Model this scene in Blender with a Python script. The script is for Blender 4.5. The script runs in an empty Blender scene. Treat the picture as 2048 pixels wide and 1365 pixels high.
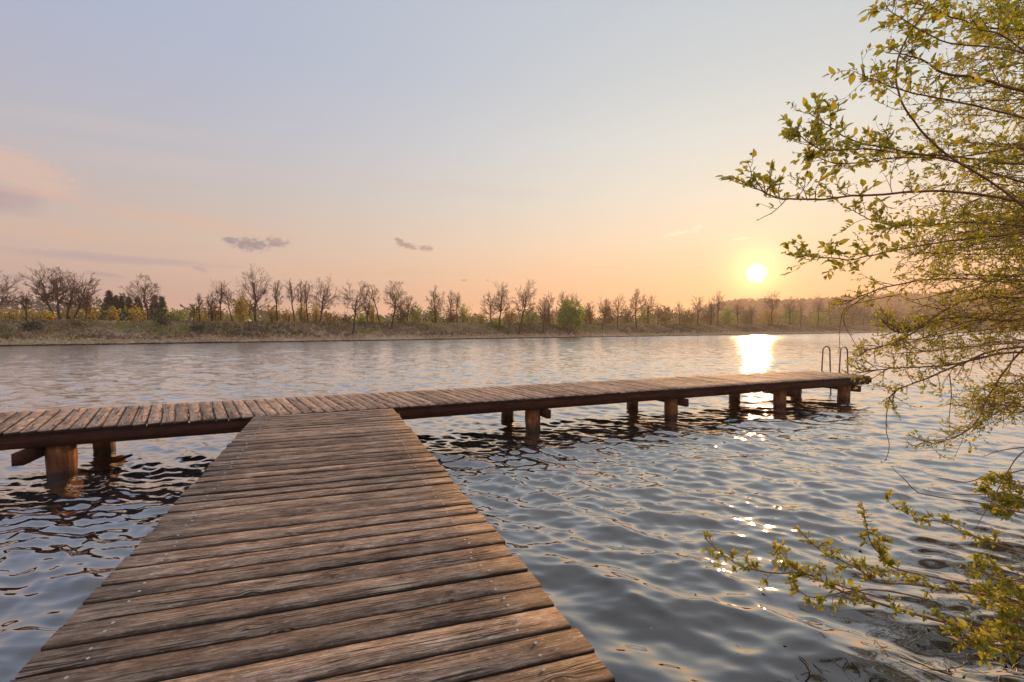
import bpy, math, random
import numpy as np
from mathutils import Vector, Matrix
R = math.radians
scene = bpy.context.scene
COL = scene.collection
rng = np.random.default_rng(7)
random.seed(7)

# ------------------------------------------------------------------ camera
F = 910.0; HOR = 656.0
PITCH = math.atan((HOR - 682.5) / F)          # negative: looking down
CAMZ, DECK = 1.82, 0.62
cp, sp = math.cos(PITCH), math.sin(PITCH)
cam_d = bpy.data.cameras.new('camera'); cam = bpy.data.objects.new('camera', cam_d); COL.objects.link(cam)
cam_d.sensor_width = 36; cam_d.lens = 36 * F / 2048
cam_d.clip_start = 0.05; cam_d.clip_end = 6000
cam.location = (0, 0, CAMZ); cam.rotation_euler = (math.pi / 2 + PITCH, 0, 0)
scene.camera = cam

def ray(px, py):
    x = (px - 1024) / F; u = (682.5 - py) / F
    return np.array([x, cp - u * sp, sp + u * cp])
def at(px, py, Y):
    r = ray(px, py); return np.array([0, 0, CAMZ]) + r * (Y / r[1])
def onz(px, py, z):
    r = ray(px, py); return np.array([0, 0, CAMZ]) + r * ((z - CAMZ) / r[2])
def azel(px, py):
    r = ray(px, py); return math.atan2(r[0], r[1]), math.atan2(r[2], math.hypot(r[0], r[1]))
SUN_AZ, SUN_EL = azel(1513, 547)

# ------------------------------------------------------------------ objects
def tag(o, label=None, cat=None, group=None, kind=None):
    if label: o['label'] = label
    if cat: o['category'] = cat
    if group: o['group'] = group
    if kind: o['kind'] = kind
    return o
def empty(name, loc, label, cat, group=None):
    o = bpy.data.objects.new(name, None); COL.objects.link(o); o.location = loc
    o.empty_display_size = .2
    return tag(o, label, cat, group)

class MB:
    """collects pieces and links them as ONE mesh object"""
    def __init__(s): s.v = []; s.f = []; s.n = 0; s.rnd = []; s.uv = {}; s.cur = 0.0; s.uvs = []
    def add(s, verts, faces, rnd=None, uv=None):
        verts = np.asarray(verts, float)
        b = s.n
        s.v.append(verts); s.n += len(verts)
        s.f.extend([tuple(i + b for i in f) for f in faces])
        r = np.full(len(verts), random.random() if rnd is None else rnd) if np.isscalar(rnd) or rnd is None else np.asarray(rnd)
        s.rnd.append(r)
        s.uvs.append(np.zeros((len(verts), 2)) if uv is None else np.asarray(uv, float))
    def box(s, c, ax, ay, az, rnd=None):
        c = np.asarray(c, float); ax, ay, az = (np.asarray(a, float) / 2 for a in (ax, ay, az))
        vs = [c + i * ax + j * ay + k * az for k in (-1, 1) for j in (-1, 1) for i in (-1, 1)]
        la = np.linalg.norm(ax)
        uv = [((i * la), j * .05 + k * .05) for k in (-1, 1) for j in (-1, 1) for i in (-1, 1)]
        s.add(vs, [(0, 2, 3, 1), (4, 5, 7, 6), (0, 1, 5, 4), (2, 6, 7, 3), (0, 4, 6, 2), (1, 3, 7, 5)], rnd, uv)
    def tube(s, pts, rad, k=4, cap=False, rnd=None, wob=None):
        pts = np.asarray(pts, float); n = len(pts)
        rad = np.full(n, rad) if np.isscalar(rad) else np.asarray(rad, float)
        tan = np.gradient(pts, axis=0); tan /= np.linalg.norm(tan, axis=1)[:, None] + 1e-12
        ref = np.array([0, 0, 1.]) if abs(tan[0][2]) < .9 else np.array([1., 0, 0])
        a = np.cross(tan, ref); a /= np.linalg.norm(a, axis=1)[:, None] + 1e-12
        b = np.cross(tan, a)
        th = np.arange(k) * 2 * math.pi / k
        ring = a[:, None, :] * np.cos(th)[None, :, None] + b[:, None, :] * np.sin(th)[None, :, None]
        rr = rad[:, None] * (np.ones((n, k)) if wob is None else wob)
        vs = (pts[:, None, :] + ring * rr[:, :, None]).reshape(-1, 3)
        fs = []
        for i in range(n - 1):
            for j in range(k):
                j2 = (j + 1) % k
                fs.append((i * k + j, i * k + j2, (i + 1) * k + j2, (i + 1) * k + j))
        if cap:
            fs.append(tuple(range(k))[::-1]); fs.append(tuple((n - 1) * k + j for j in range(k)))
        L = np.concatenate([[0], np.cumsum(np.linalg.norm(np.diff(pts, axis=0), axis=1))])
        uv = np.stack([np.repeat(L, k), np.tile(th * .1, n)], 1)
        s.add(vs, fs, rnd, uv)
    def leaves(s, base, d, nrm, L, W, rnd, fold=.25, simple=False, curl=.12):
        base = np.asarray(base); n = len(base)
        if n == 0: return
        d = d / (np.linalg.norm(d, axis=1)[:, None] + 1e-9)
        side = np.cross(d, nrm); side /= np.linalg.norm(side, axis=1)[:, None] + 1e-9
        up = np.cross(side, d)
        L = L[:, None]; W = W[:, None]
        if simple:
            vs = np.stack([base, base + d * L * .45 + side * W * .5 + up * W * fold, base + d * L, base + d * L * .45 - side * W * .5 + up * W * fold], 1).reshape(-1, 3)
            fs = []
            for i in range(n):
                o = i * 4; fs += [(o, o + 1, o + 2), (o, o + 2, o + 3)]
            m = 4
        else:
            drop = lambda t: -up * L * curl * t * t
            P = [base, base + d * L * .3 + drop(.3), base + d * L * .66 + drop(.66), base + d * L + drop(1)]
            vs = np.stack([P[0], P[1], P[2], P[3],
                           P[1] + side * W * .46 + up * W * fold, P[2] + side * W * .40 + up * W * fold,
                           P[1] - side * W * .46 + up * W * fold, P[2] - side * W * .40 + up * W * fold], 1).reshape(-1, 3)
            fs = []
            for i in range(n):
                o = i * 8
                fs += [(o, o + 1, o + 4), (o + 1, o + 2, o + 5, o + 4), (o + 2, o + 3, o + 5), (o, o + 6, o + 1), (o + 1, o + 6, o + 7, o + 2), (o + 2, o + 7, o + 3)]
            m = 8
        s.add(vs, fs, np.repeat(rnd, m))
    def build(s, name, mat, parent=None, smooth=False, off=None):
        me = bpy.data.meshes.new(name)
        V = np.concatenate(s.v) if s.v else np.zeros((0, 3))
        if off is not None: V = V - np.asarray(off, float)
        nl = sum(len(f) for f in s.f)
        me.vertices.add(len(V)); me.vertices.foreach_set('co', V.astype(np.float32).ravel())
        me.loops.add(nl); li = np.fromiter((i for f in s.f for i in f), np.int32, nl); me.loops.foreach_set('vertex_index', li)
        cnt = np.fromiter((len(f) for f in s.f), np.int32, len(s.f))
        me.polygons.add(len(s.f)); me.polygons.foreach_set('loop_start', np.concatenate([[0], np.cumsum(cnt)[:-1]]).astype(np.int32))
        me.update(calc_edges=True)
        at_ = me.attributes.new('rnd', 'FLOAT', 'POINT'); at_.data.foreach_set('value', np.concatenate(s.rnd).astype(np.float32))
        uvl = me.uv_layers.new(name='UVMap'); U = np.concatenate(s.uvs)[li]; uvl.data.foreach_set('uv', U.astype(np.float32).ravel())
        if smooth: me.polygons.foreach_set('use_smooth', np.ones(len(s.f), bool))
        me.validate()
        o = bpy.data.objects.new(name, me); COL.objects.link(o)
        if mat: me.materials.append(mat)
        if parent is not None: o.parent = parent
        return o

# ------------------------------------------------------------------ materials
def hexlin(h):
    h = h.lstrip('#'); c = [int(h[i:i + 2], 16) / 255 for i in (0, 2, 4)]
    return tuple((x / 12.92 if x <= .04045 else ((x + .055) / 1.055) ** 2.4) for x in c) + (1,)
class NT:
    def __init__(s, tree): s.t = tree; s.N = tree.nodes; s.L = tree.links
    def node(s, typ, **kw):
        n = s.N.new(typ)
        for k, v in kw.items(): setattr(n, k, v)
        return n
    def put(s, sock, v):
        if hasattr(v, 'is_linked') or isinstance(v, bpy.types.NodeSocket): s.L.new(v, sock)
        else: sock.default_value = v
    def m(s, op, a, b=0.0, c=0.0, clamp=False):
        n = s.node('ShaderNodeMath', operation=op, use_clamp=clamp)
        for i, v in enumerate((a, b, c)): s.put(n.inputs[i], v)
        return n.outputs[0]
    def vm(s, op, a, b=(0, 0, 0)):
        n = s.node('ShaderNodeVectorMath', operation=op); s.put(n.inputs[0], a)
        if op == 'SCALE': s.put(n.inputs[3], b)
        else: s.put(n.inputs[1], b)
        return n.outputs['Value'] if op in ('DOT_PRODUCT', 'LENGTH', 'DISTANCE') else n.outputs['Vector']
    def comb(s, x, y, z):
        n = s.node('ShaderNodeCombineXYZ')
        for i, v in enumerate((x, y, z)): s.put(n.inputs[i], v)
        return n.outputs[0]
    def sep(s, v):
        n = s.node('ShaderNodeSeparateXYZ'); s.put(n.inputs[0], v); return n.outputs
    def noise(s, vec, scale, detail=3, rough=.55, dist=0.0):
        n = s.node('ShaderNodeTexNoise'); s.put(n.inputs['Vector'], vec); n.inputs['Scale'].default_value = scale
        n.inputs['Detail'].default_value = detail; n.inputs['Roughness'].default_value = rough; n.inputs['Distortion'].default_value = dist
        return n.outputs[0]
    def ramp(s, fac, stops, interp='LINEAR'):
        n = s.node('ShaderNodeValToRGB'); s.put(n.inputs[0], fac); cr = n.color_ramp; cr.interpolation = interp
        while len(cr.elements) < len(stops): cr.elements.new(.5)
        for e, (p, c) in zip(cr.elements, stops):
            e.position = p; e.color = hexlin(c) if isinstance(c, str) else (tuple(c) + (1,) if len(c) == 3 else c)
        return n.outputs[0]
    def mix(s, fac, a, b, mode='MIX'):
        n = s.node('ShaderNodeMix', data_type='RGBA', blend_type=mode); s.put(n.inputs[0], fac); s.put(n.inputs[6], a); s.put(n.inputs[7], b)
        return n.outputs[2]
    def smooth(s, x, a, b, lo=0.0, hi=1.0):
        n = s.node('ShaderNodeMapRange', interpolation_type='SMOOTHSTEP'); s.put(n.inputs[0], x)
        for i, v in enumerate((a, b, lo, hi)): n.inputs[i + 1].default_value = v
        return n.outputs[0]
def new_mat(name):
    m = bpy.data.materials.new(name); m.use_nodes = True; m.node_tree.nodes.clear(); t = NT(m.node_tree)
    out = t.node('ShaderNodeOutputMaterial'); return m, t, out
def attr(t, name='rnd'):
    return t.node('ShaderNodeAttribute', attribute_name=name).outputs['Fac']
def principled(t, out, color, rough=.7, bump=None, bstr=.3, bdist=.01, spec=.3, metal=0.0):
    p = t.node('ShaderNodeBsdfPrincipled'); t.put(p.inputs['Base Color'], color); t.put(p.inputs['Roughness'], rough)
    p.inputs['Specular IOR Level'].default_value = spec; p.inputs['Metallic'].default_value = metal
    if bump is not None:
        b = t.node('ShaderNodeBump'); b.inputs['Strength'].default_value = bstr; b.inputs['Distance'].default_value = bdist
        t.put(b.inputs['Height'], bump); t.L.new(b.outputs[0], p.inputs['Normal'])
    t.L.new(p.outputs[0], out.inputs[0]); return p

def wood_mat(name, pale, mid, dark, grey, lift=0.0):
    m, t, out = new_mat(name)
    uv = t.node('ShaderNodeUVMap', uv_map='UVMap').outputs[0]
    r = attr(t); u, v, _ = t.sep(uv)
    off = t.m('MULTIPLY', r, 37.0)
    u2 = t.m('ADD', u, off)
    # knots
    kv = t.comb(t.m('MULTIPLY', u2, 6.0), t.m('MULTIPLY', v, 10.0), off)
    vo = t.node('ShaderNodeTexVoronoi', feature='F1'); t.put(vo.inputs['Vector'], kv); vo.inputs['Scale'].default_value = 1.0
    rc = t.sep(vo.outputs['Color'])[0]
    has = t.m('GREATER_THAN', rc, .80)
    kd = vo.outputs['Distance']
    near = t.m('MULTIPLY', t.smooth(kd, .42, .0), has)
    core = t.m('MULTIPLY', t.smooth(kd, .17, .10), has)
    # grain: stretched along the plank and bent round the knots
    wav = t.noise(t.comb(t.m('MULTIPLY', u2, .9), t.m('MULTIPLY', v, 4.0), off), 1.0, 2)
    vv = t.m('ADD', t.m('ADD', v, t.m('MULTIPLY', t.m('SUBTRACT', wav, .5), .06)), t.m('MULTIPLY', near, .035))
    g1 = t.noise(t.comb(t.m('MULTIPLY', u2, 4.0), t.m('MULTIPLY', vv, 120.0), off), 1.0, 5, .7)
    g2 = t.noise(t.comb(t.m('MULTIPLY', u2, 9.0), t.m('MULTIPLY', vv, 330.0), off), 1.0, 3, .65)
    fleck = t.noise(t.comb(t.m('MULTIPLY', u2, 26.0), t.m('MULTIPLY', vv, 150.0), t.m('ADD', off, 9.0)), 1.0, 4, .7)
    blot = t.noise(t.comb(t.m('MULTIPLY', u2, 4.5), t.m('MULTIPLY', v, 15.0), off), 1.0, 6, .68)
    blot2 = t.noise(t.comb(t.m('MULTIPLY', u2, 10.0), t.m('MULTIPLY', v, 30.0), t.m('ADD', off, 5.0)), 1.0, 5, .7)
    base = t.ramp(t.m('ADD', t.m('MULTIPLY', g1, .5), t.m('MULTIPLY', blot, .5)), [(.36, dark), (.50, mid), (.64, pale)])
    base = t.mix(t.m('MULTIPLY', t.smooth(g2, .48, .62), .5), base, hexlin('#2e211a'))
    base = t.mix(t.m('MULTIPLY', t.smooth(fleck, .56, .70), .7), base, hexlin(grey))
    base = t.mix(t.m('MULTIPLY', t.smooth(fleck, .43, .32), .55), base, hexlin('#2a1e18'))
    base = t.mix(t.m('MULTIPLY', t.smooth(blot2, .56, .70), .5), base, hexlin(grey))
    base = t.mix(t.m('MULTIPLY', t.smooth(blot2, .45, .33), .55), base, hexlin('#3a2b22'))
    # dirt along both board edges, plus painted shade that makes the gaps look wider
    edge = t.m('MINIMUM', v, t.m('SUBTRACT', .133, v))
    base = t.mix(t.m('MULTIPLY', t.smooth(t.m('ADD', edge, t.m('MULTIPLY', t.m('SUBTRACT', blot, .5), .05)), .014, -.004), .70), base, hexlin('#2a1e17'))
    # per plank tint
    tint = t.ramp(t.m('FRACT', t.m('MULTIPLY', r, 7.31)), [(0, (.60 + lift, .57 + lift, .56 + lift)), (.35, (.88 + lift, .84 + lift, .82 + lift)), (.7, (1.04 + lift, .99 + lift, .97 + lift)), (1, (1.30, 1.22, 1.16))])
    base = t.mix(1.0, base, tint, 'MULTIPLY')
    ringk = t.m('SINE', t.m('MULTIPLY', kd, 75.0))
    base = t.mix(t.m('MULTIPLY', core, .8), base, hexlin('#4a3226'))
    base = t.mix(t.m('MULTIPLY', t.m('MULTIPLY', near, t.smooth(ringk, .1, .9)), .55), base, hexlin('#3e2a20'))
    # long drying cracks
    cn = t.noise(t.comb(t.m('MULTIPLY', u2, .8), t.m('MULTIPLY', vv, 24.0), t.m('ADD', off, 11.0)), 1.0, 3, .5)
    cgate = t.smooth(t.noise(t.comb(t.m('MULTIPLY', u2, 1.3), t.m('MULTIPLY', v, 5.0), t.m('ADD', off, 3.0)), 1.0, 2), .43, .52)
    crack = t.m('MULTIPLY', t.smooth(t.m('ABSOLUTE', t.m('SUBTRACT', cn, .5)), .020, .006), cgate)
    base = t.mix(t.m('MULTIPLY', crack, .9), base, (.012, .008, .006, 1))
    # green-black grime towards the plank ends (dirt on the timber)
    pos = t.node('ShaderNodeNewGeometry').outputs['Position']
    gr = t.noise(pos, 1.7, 4, .6)
    base = t.mix(t.m('MULTIPLY', t.smooth(gr, .52, .72), .35), base, hexlin('#4a4238'))
    # sawn board sides nearly black: shade of the gaps put into the colour
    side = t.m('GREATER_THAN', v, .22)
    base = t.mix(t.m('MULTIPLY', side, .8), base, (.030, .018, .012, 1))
    h = t.m('ADD', t.m('MULTIPLY', g1, .5), t.m('MULTIPLY', g2, .5))
    h = t.m('SUBTRACT', h, t.m('MULTIPLY', crack, 1.5))
    h = t.m('SUBTRACT', h, t.m('MULTIPLY', core, .3))
    principled(t, out, base, t.m('ADD', .66, t.m('MULTIPLY', g1, .25)), h, .8, .005, .25)
    return m
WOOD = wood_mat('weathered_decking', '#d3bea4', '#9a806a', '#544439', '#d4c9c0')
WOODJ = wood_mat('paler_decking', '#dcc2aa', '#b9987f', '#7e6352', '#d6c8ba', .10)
def beam_mat():
    m, t, out = new_mat('dark_timber')
    uv = t.node('ShaderNodeUVMap', uv_map='UVMap').outputs[0]; u, v, _ = t.sep(uv); r = attr(t); off = t.m('MULTIPLY', r, 31.0)
    g = t.noise(t.comb(t.m('MULTIPLY', u, 2.0), t.m('MULTIPLY', v, 60.0), off), 1.0, 4, .6)
    b = t.noise(t.comb(t.m('MULTIPLY', u, 5.0), t.m('MULTIPLY', v, 8.0), off), 1.0, 3, .6)
    c = t.ramp(t.m('ADD', t.m('MULTIPLY', g, .6), t.m('MULTIPLY', b, .4)), [(.3, '#26130c'), (.5, '#402217'), (.72, '#5a3524')])
    principled(t, out, c, .8, g, .5, .005, .2); return m
BEAM = beam_mat()
def post_mat():
    m, t, out = new_mat('pile_timber')
    uv = t.node('ShaderNodeUVMap', uv_map='UVMap').outputs[0]; u, v, _ = t.sep(uv); r = attr(t); off = t.m('MULTIPLY', r, 31.0)
    pos = t.node('ShaderNodeNewGeometry').outputs['Position']; z = t.sep(pos)[2]
    g = t.noise(t.comb(t.m('MULTIPLY', u, 3.0), t.m('MULTIPLY', v, 40.0), off), 1.0, 4, .65)
    b = t.noise(pos, 9.0, 4, .65)
    c = t.ramp(t.m('ADD', t.m('MULTIPLY', g, .6), t.m('MULTIPLY', b, .4)), [(.28, '#472816'), (.48, '#77482a'), (.7, '#a0703f')])
    wet = t.smooth(t.m('ADD', z, t.m('MULTIPLY', t.m('SUBTRACT', b, .5), .10)), .17, .05)
    c = t.mix(t.m('MULTIPLY', wet, .88), c, hexlin('#2a1d14'))
    lime = t.m('MULTIPLY', t.smooth(b, .58, .70), t.smooth(z, .12, .22))
    c = t.mix(t.m('MULTIPLY', lime, .4), c, hexlin('#b3a58f'))
    p = principled(t, out, c, t.m('SUBTRACT', .85, t.m('MULTIPLY', wet, .5)), g, .8, .012, .3); return m
POST = post_mat()
def simple_mat(name, c1, c2, scale, rough=.7, bstr=.3, metal=0.0, spec=.3):
    m, t, out = new_mat(name)
    pos = t.node('ShaderNodeTexCoord').outputs['Object']
    n = t.noise(pos, scale, 4, .6)
    principled(t, out, t.ramp(n, [(.3, c1), (.7, c2)]), rough, n, bstr, .01, spec, metal); return m
STEEL = simple_mat('stainless_tube', '#7c7068', '#9a8e84', 6, .38, .05, .85)
SCREW = simple_mat('zinc_screw', '#97928c', '#d4cfc9', 60, .35, .05, .55, .5)
BARK = simple_mat('winter_bark', '#3a2b22', '#544233', 1.2, .9, .4)
TWIG = simple_mat('winter_twigs', '#5f4838', '#80664f', .6, .9, .1)
BIRCHBARK = simple_mat('birch_bark', '#5f5448', '#93887a', 2.5, .8, .3)
STEM = simple_mat('shrub_stem', '#6a4632', '#a0744f', 22, .75, .3)
SPRUCE = simple_mat('spruce_needles', '#1c2a1c', '#33442c', 1.5, .9, .2)
WHITE = simple_mat('white_cloth', '#d8d8d6', '#f4f4f2', 1, .8, .05)
REDROOF = simple_mat('grey_roof', '#6a625e', '#857a74', 1, .8, .05)

def leaf_mat(name, stops, trans=.55, tcol=None, gloss=.1):
    m, t, out = new_mat(name)
    r = attr(t)
    pos = t.node('ShaderNodeTexCoord').outputs['Object']
    c = t.ramp(r, stops)
    c = t.mix(.25, c, t.ramp(t.noise(pos, 3.0, 2), [(.3, '#20280c'), (.7, '#a89a3c')]), 'SOFT_LIGHT')
    d = t.node('ShaderNodeBsdfDiffuse'); t.put(d.inputs[0], c)
    tr = t.node('ShaderNodeBsdfTranslucent'); t.put(tr.inputs[0], t.mix(.5, c, tcol or c))
    g = t.node('ShaderNodeBsdfGlossy'); g.inputs['Roughness'].default_value = .45; g.inputs[0].default_value = (.8, .8, .75, 1)
    mx = t.node('ShaderNodeMixShader'); mx.inputs[0].default_value = trans; t.L.new(d.outputs[0], mx.inputs[1]); t.L.new(tr.outputs[0], mx.inputs[2])
    mg = t.node('ShaderNodeMixShader'); mg.inputs[0].default_value = gloss * .5; t.L.new(mx.outputs[0], mg.inputs[1]); t.L.new(g.outputs[0], mg.inputs[2])
    t.L.new(mg.outputs[0], out.inputs[0]); return m
LEAF_BIG = leaf_mat('broad_leaves', [(0, '#55621e'), (.4, '#7c8628'), (.75, '#a8a232'), (1, '#c4a038')], .60, hexlin('#d8cc3c'))
LEAF_FINE = leaf_mat('young_leaves', [(0, '#66702a'), (.4, '#929832'), (.75, '#b4aa3a'), (1, '#c8a23e')], .60, hexlin('#e2d244'))
LEAF_YEL = leaf_mat('willow_yellow', [(0, '#98841c'), (.5, '#c4a822'), (1, '#e0bc2c')], .5)
LEAF_ORG = leaf_mat('budding_orange', [(0, '#86702c'), (.5, '#a88c34'), (1, '#c9a440')], .5)
LEAF_GRN = leaf_mat('fresh_green', [(0, '#647a24'), (.5, '#8aa034'), (1, '#aeb63c')], .5)
LEAF_OLV = leaf_mat('olive_brown', [(0, '#524c2e'), (.5, '#746a3c'), (1, '#8c7e48')], .4)
LEAF_DRK = leaf_mat('dark_green', [(0, '#28321e'), (.5, '#3b4728'), (1, '#4f5630')], .35)

# ------------------------------------------------------------------ world
world = bpy.data.worlds.new('World'); scene.world = world; world.use_nodes = True
world.node_tree.nodes.clear(); t = NT(world.node_tree)
wout = t.node('ShaderNodeOutputWorld'); bg = t.node('ShaderNodeBackground')
D = t.vm('NORMALIZE', t.node('ShaderNodeTexCoord').outputs['Generated'])
dx, dy, dz = t.sep(D)
el = t.m('MULTIPLY', t.m('ARCSINE', t.m('MAXIMUM', t.m('MINIMUM', dz, 1.0), -1.0)), 180 / math.pi)
az = t.m('MULTIPLY', t.m('ARCTAN2', dx, dy), 180 / math.pi)
hl = t.m('MAXIMUM', t.m('SQRT', t.m('ADD', t.m('MULTIPLY', dx, dx), t.m('MULTIPLY', dy, dy))), .001)
sx, sy = math.sin(SUN_AZ), math.cos(SUN_AZ)
ca = t.m('DIVIDE', t.m('ADD', t.m('MULTIPLY', dx, sx), t.m('MULTIPLY', dy, sy)), hl)
A = t.m('MULTIPLY', t.m('ARCCOSINE', t.m('MAXIMUM', t.m('MINIMUM', ca, 1.0), -1.0)), 180 / math.pi)
wS = t.m('EXPONENT', t.m('MULTIPLY', t.m('POWER', t.m('DIVIDE', A, 49.0), 2.0), -1.0))
f = t.m('DIVIDE', t.m('MAXIMUM', el, 0.0), 60.0, clamp=True)
sunside = t.ramp(f, [(0, '#e8a374'), (3 / 60, '#eeb486'), (6 / 60, '#f1c69c'), (10 / 60, '#eed6b8'), (15 / 60, '#e2dbca'), (21 / 60, '#d6d8d2'), (28 / 60, '#c5ccce'), (36 / 60, '#bac4cd'), (48 / 60, '#b2b6bc'), (1, '#b0b2b6')])
away = t.ramp(f, [(0, '#aa97a2'), (3 / 60, '#b59f9f'), (6 / 60, '#c1aaa2'), (9 / 60, '#c1aea6'), (13 / 60, '#b7adae'), (17 / 60, '#aeadb8'), (22 / 60, '#a6abc0'), (28 / 60, '#a1acc6'), (36 / 60, '#a4aec6'), (48 / 60, '#a8acb8'), (1, '#aaacb4')])
sky = t.vm('SCALE', t.mix(wS, away, sunside), 1.09)
# the sky above and behind the viewer carries more light than the part in view
lift = t.m('ADD', 1.0, t.m('MULTIPLY', t.smooth(el, 38.0, 75.0), 0.6))
back = t.m('ADD', 1.0, t.m('MULTIPLY', t.smooth(A, 95.0, 150.0), 0.5))
sky = t.vm('SCALE', sky, t.m('MULTIPLY', lift, back))
# clouds: noise inside soft patches of the sky
cvec = t.comb(t.m('MULTIPLY', az, .12), t.m('MULTIPLY', el, .34), 0.0)
def patch(px, py, wx, wy, tilt=0.0):
    a0, e0 = (math.degrees(q) for q in azel(px, py))
    da = t.m('SUBTRACT', az, a0); de = t.m('SUBTRACT', t.m('SUBTRACT', el, e0), t.m('MULTIPLY', da, tilt))
    q = t.m('ADD', t.m('POWER', t.m('DIVIDE', t.m('ABSOLUTE', da), wx), 2.0), t.m('POWER', t.m('DIVIDE', t.m('ABSOLUTE', de), wy), 2.0))
    return t.m('EXPONENT', t.m('MULTIPLY', q, -1.0))
cn = t.noise(cvec, 6.0, 5, .6, .4); cn2 = t.noise(t.vm('ADD', cvec, (3.3, 7.1, 0)), 2.4, 4, .55, .6)
cn3 = t.noise(t.comb(t.m('MULTIPLY', az, .16), t.m('MULTIPLY', el, .30), 4.0), 9.0, 6, .62, .5)
def cloud(sky, patches, col, lo, hi, amt, n=None, na=.9):
    s = None
    for p in patches: s = patch(*p) if s is None else t.m('MAXIMUM', s, patch(*p))
    k = t.smooth(t.m('ADD', t.m('MULTIPLY', t.m('SUBTRACT', n or cn, .5), na), s), lo, hi)
    k = t.m('MULTIPLY', k, t.smooth(s, .12, .45))
    return t.mix(t.m('MULTIPLY', k, amt), sky, hexlin(col))
sky = cloud(sky, [(20, 330, 5.5, 1.8, -.12), (70, 365, 4.0, 1.3, -.2)], '#dabcae', .40, .95, .85, cn3, 1.2)
sky = cloud(sky, [(-10, 400, 4.5, 1.6)], '#b09aa2', .4, 1.0, .65, cn2)
sky = cloud(sky, [(60, 385, 8, .55, -.02)], '#d6b2a4', .5, 1.0, .5)
sky = cloud(sky, [(502, 489, 2.3, .95), (552, 485, 1.5, .75), (462, 481, .9, .4)], '#8f8592', .30, .95, .85, cn3, 2.2)
sky = cloud(sky, [(815, 492, 1.7, .42, -.12), (852, 497, 1.0, .45), (798, 482, .7, .5, -.4)], '#a58f8c', .32, .95, .85, cn3, 2.0)
sky = cloud(sky, [(928, 561, .6, .25), (975, 561, .3, .2)], '#bd9a8c', .45, 1.0, .7)
sky = cloud(sky, [(258, 428, .8, .35, -.25), (340, 470, 1.3, .3, -.05)], '#dabca9', .4, .95, .5)
sky = cloud(sky, [(205, 549, 2.2, .30, -.08), (400, 538, .9, .3, -.3), (30, 555, 1.6, .3)], '#a89aa3', .4, .9, .6)
sky = cloud(sky, [(1355, 467, 2.0, .28, .16), (1395, 457, .9, .5, .3), (1480, 478, 1.2, .2)], '#ffeed2', .35, .9, .85, cn3, 1.8)
sky = cloud(sky, [(700, 545, 16, .8, .02), (400, 450, 14, 1.3, -.05), (150, 470, 12, .9, .03)], '#dcb9a2', .4, 1.1, .5, cn2)
sky = cloud(sky, [(350, 330, 22, 1.6, .06), (900, 380, 20, 1.2, -.04), (200, 250, 16, 1.2, .1)], '#cfc4c2', .4, 1.2, .35, cn2)
sky = cloud(sky, [(250, 520, 12, .6, .0), (620, 600, 14, .6)], '#a59aa6', .4, 1.1, .5, cn2)
# sun glow and disc
S = (math.sin(SUN_AZ) * math.cos(SUN_EL), math.cos(SUN_AZ) * math.cos(SUN_EL), math.sin(SUN_EL))
ang = t.m('MULTIPLY', t.m('ARCCOSINE', t.m('MINIMUM', t.vm('DOT_PRODUCT', D, S), 1.0)), 180 / math.pi)
def gl(w, col, k):
    e = t.m('EXPONENT', t.m('MULTIPLY', t.m('POWER', t.m('DIVIDE', ang, w), 1.6), -1.0))
    return t.vm('SCALE', tuple(col), t.m('MULTIPLY', e, k))
for g in (gl(2.3, (1.0, .70, .22), 1.0), gl(6.0, (1.0, .55, .15), .10), gl(15, (1.0, .45, .12), .05)): sky = t.vm('ADD', sky, g)
disc = t.smooth(ang, 1.18, .35)
sky = t.vm('ADD', sky, t.vm('SCALE', (6.0, 5.2, 3.6), disc))
nish = t.node('ShaderNodeTexSky', sky_type='NISHITA', sun_disc=False)
nish.sun_elevation = SUN_EL; nish.sun_rotation = SUN_AZ; nish.altitude = 200; nish.air_density = 1.0; nish.dust_density = 1.0
sky = t.vm('ADD', sky, t.vm('SCALE', nish.outputs[0], .003))
t.put(bg.inputs[0], sky); bg.inputs[1].default_value = 1.0
t.L.new(bg.outputs[0], wout.inputs[0])
sl = bpy.data.lights.new('sun', 'SUN'); sl.energy = 5.0; sl.angle = R(.6); sl.color = (1.0, .55, .22)
so = bpy.data.objects.new('sun', sl); COL.objects.link(so)
so.rotation_euler = Vector((-S[0], -S[1], -S[2])).to_track_quat('-Z', 'Y').to_euler()
so.location = (S[0] * 60, S[1] * 60, 30)
vs = scene.view_settings; vs.view_transform = 'Standard'; vs.look = 'None'; vs.exposure = 0.0; vs.gamma = 1.0; vs.use_curve_mapping = False
scene.cycles.max_bounces = 8; scene.cycles.sample_clamp_indirect = 3.0; scene.cycles.blur_glossy = 1.0; scene.cycles.caustics_reflective = True; scene.cycles.caustics_refractive = False
scene.cycles.transparent_max_bounces = 8

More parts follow.
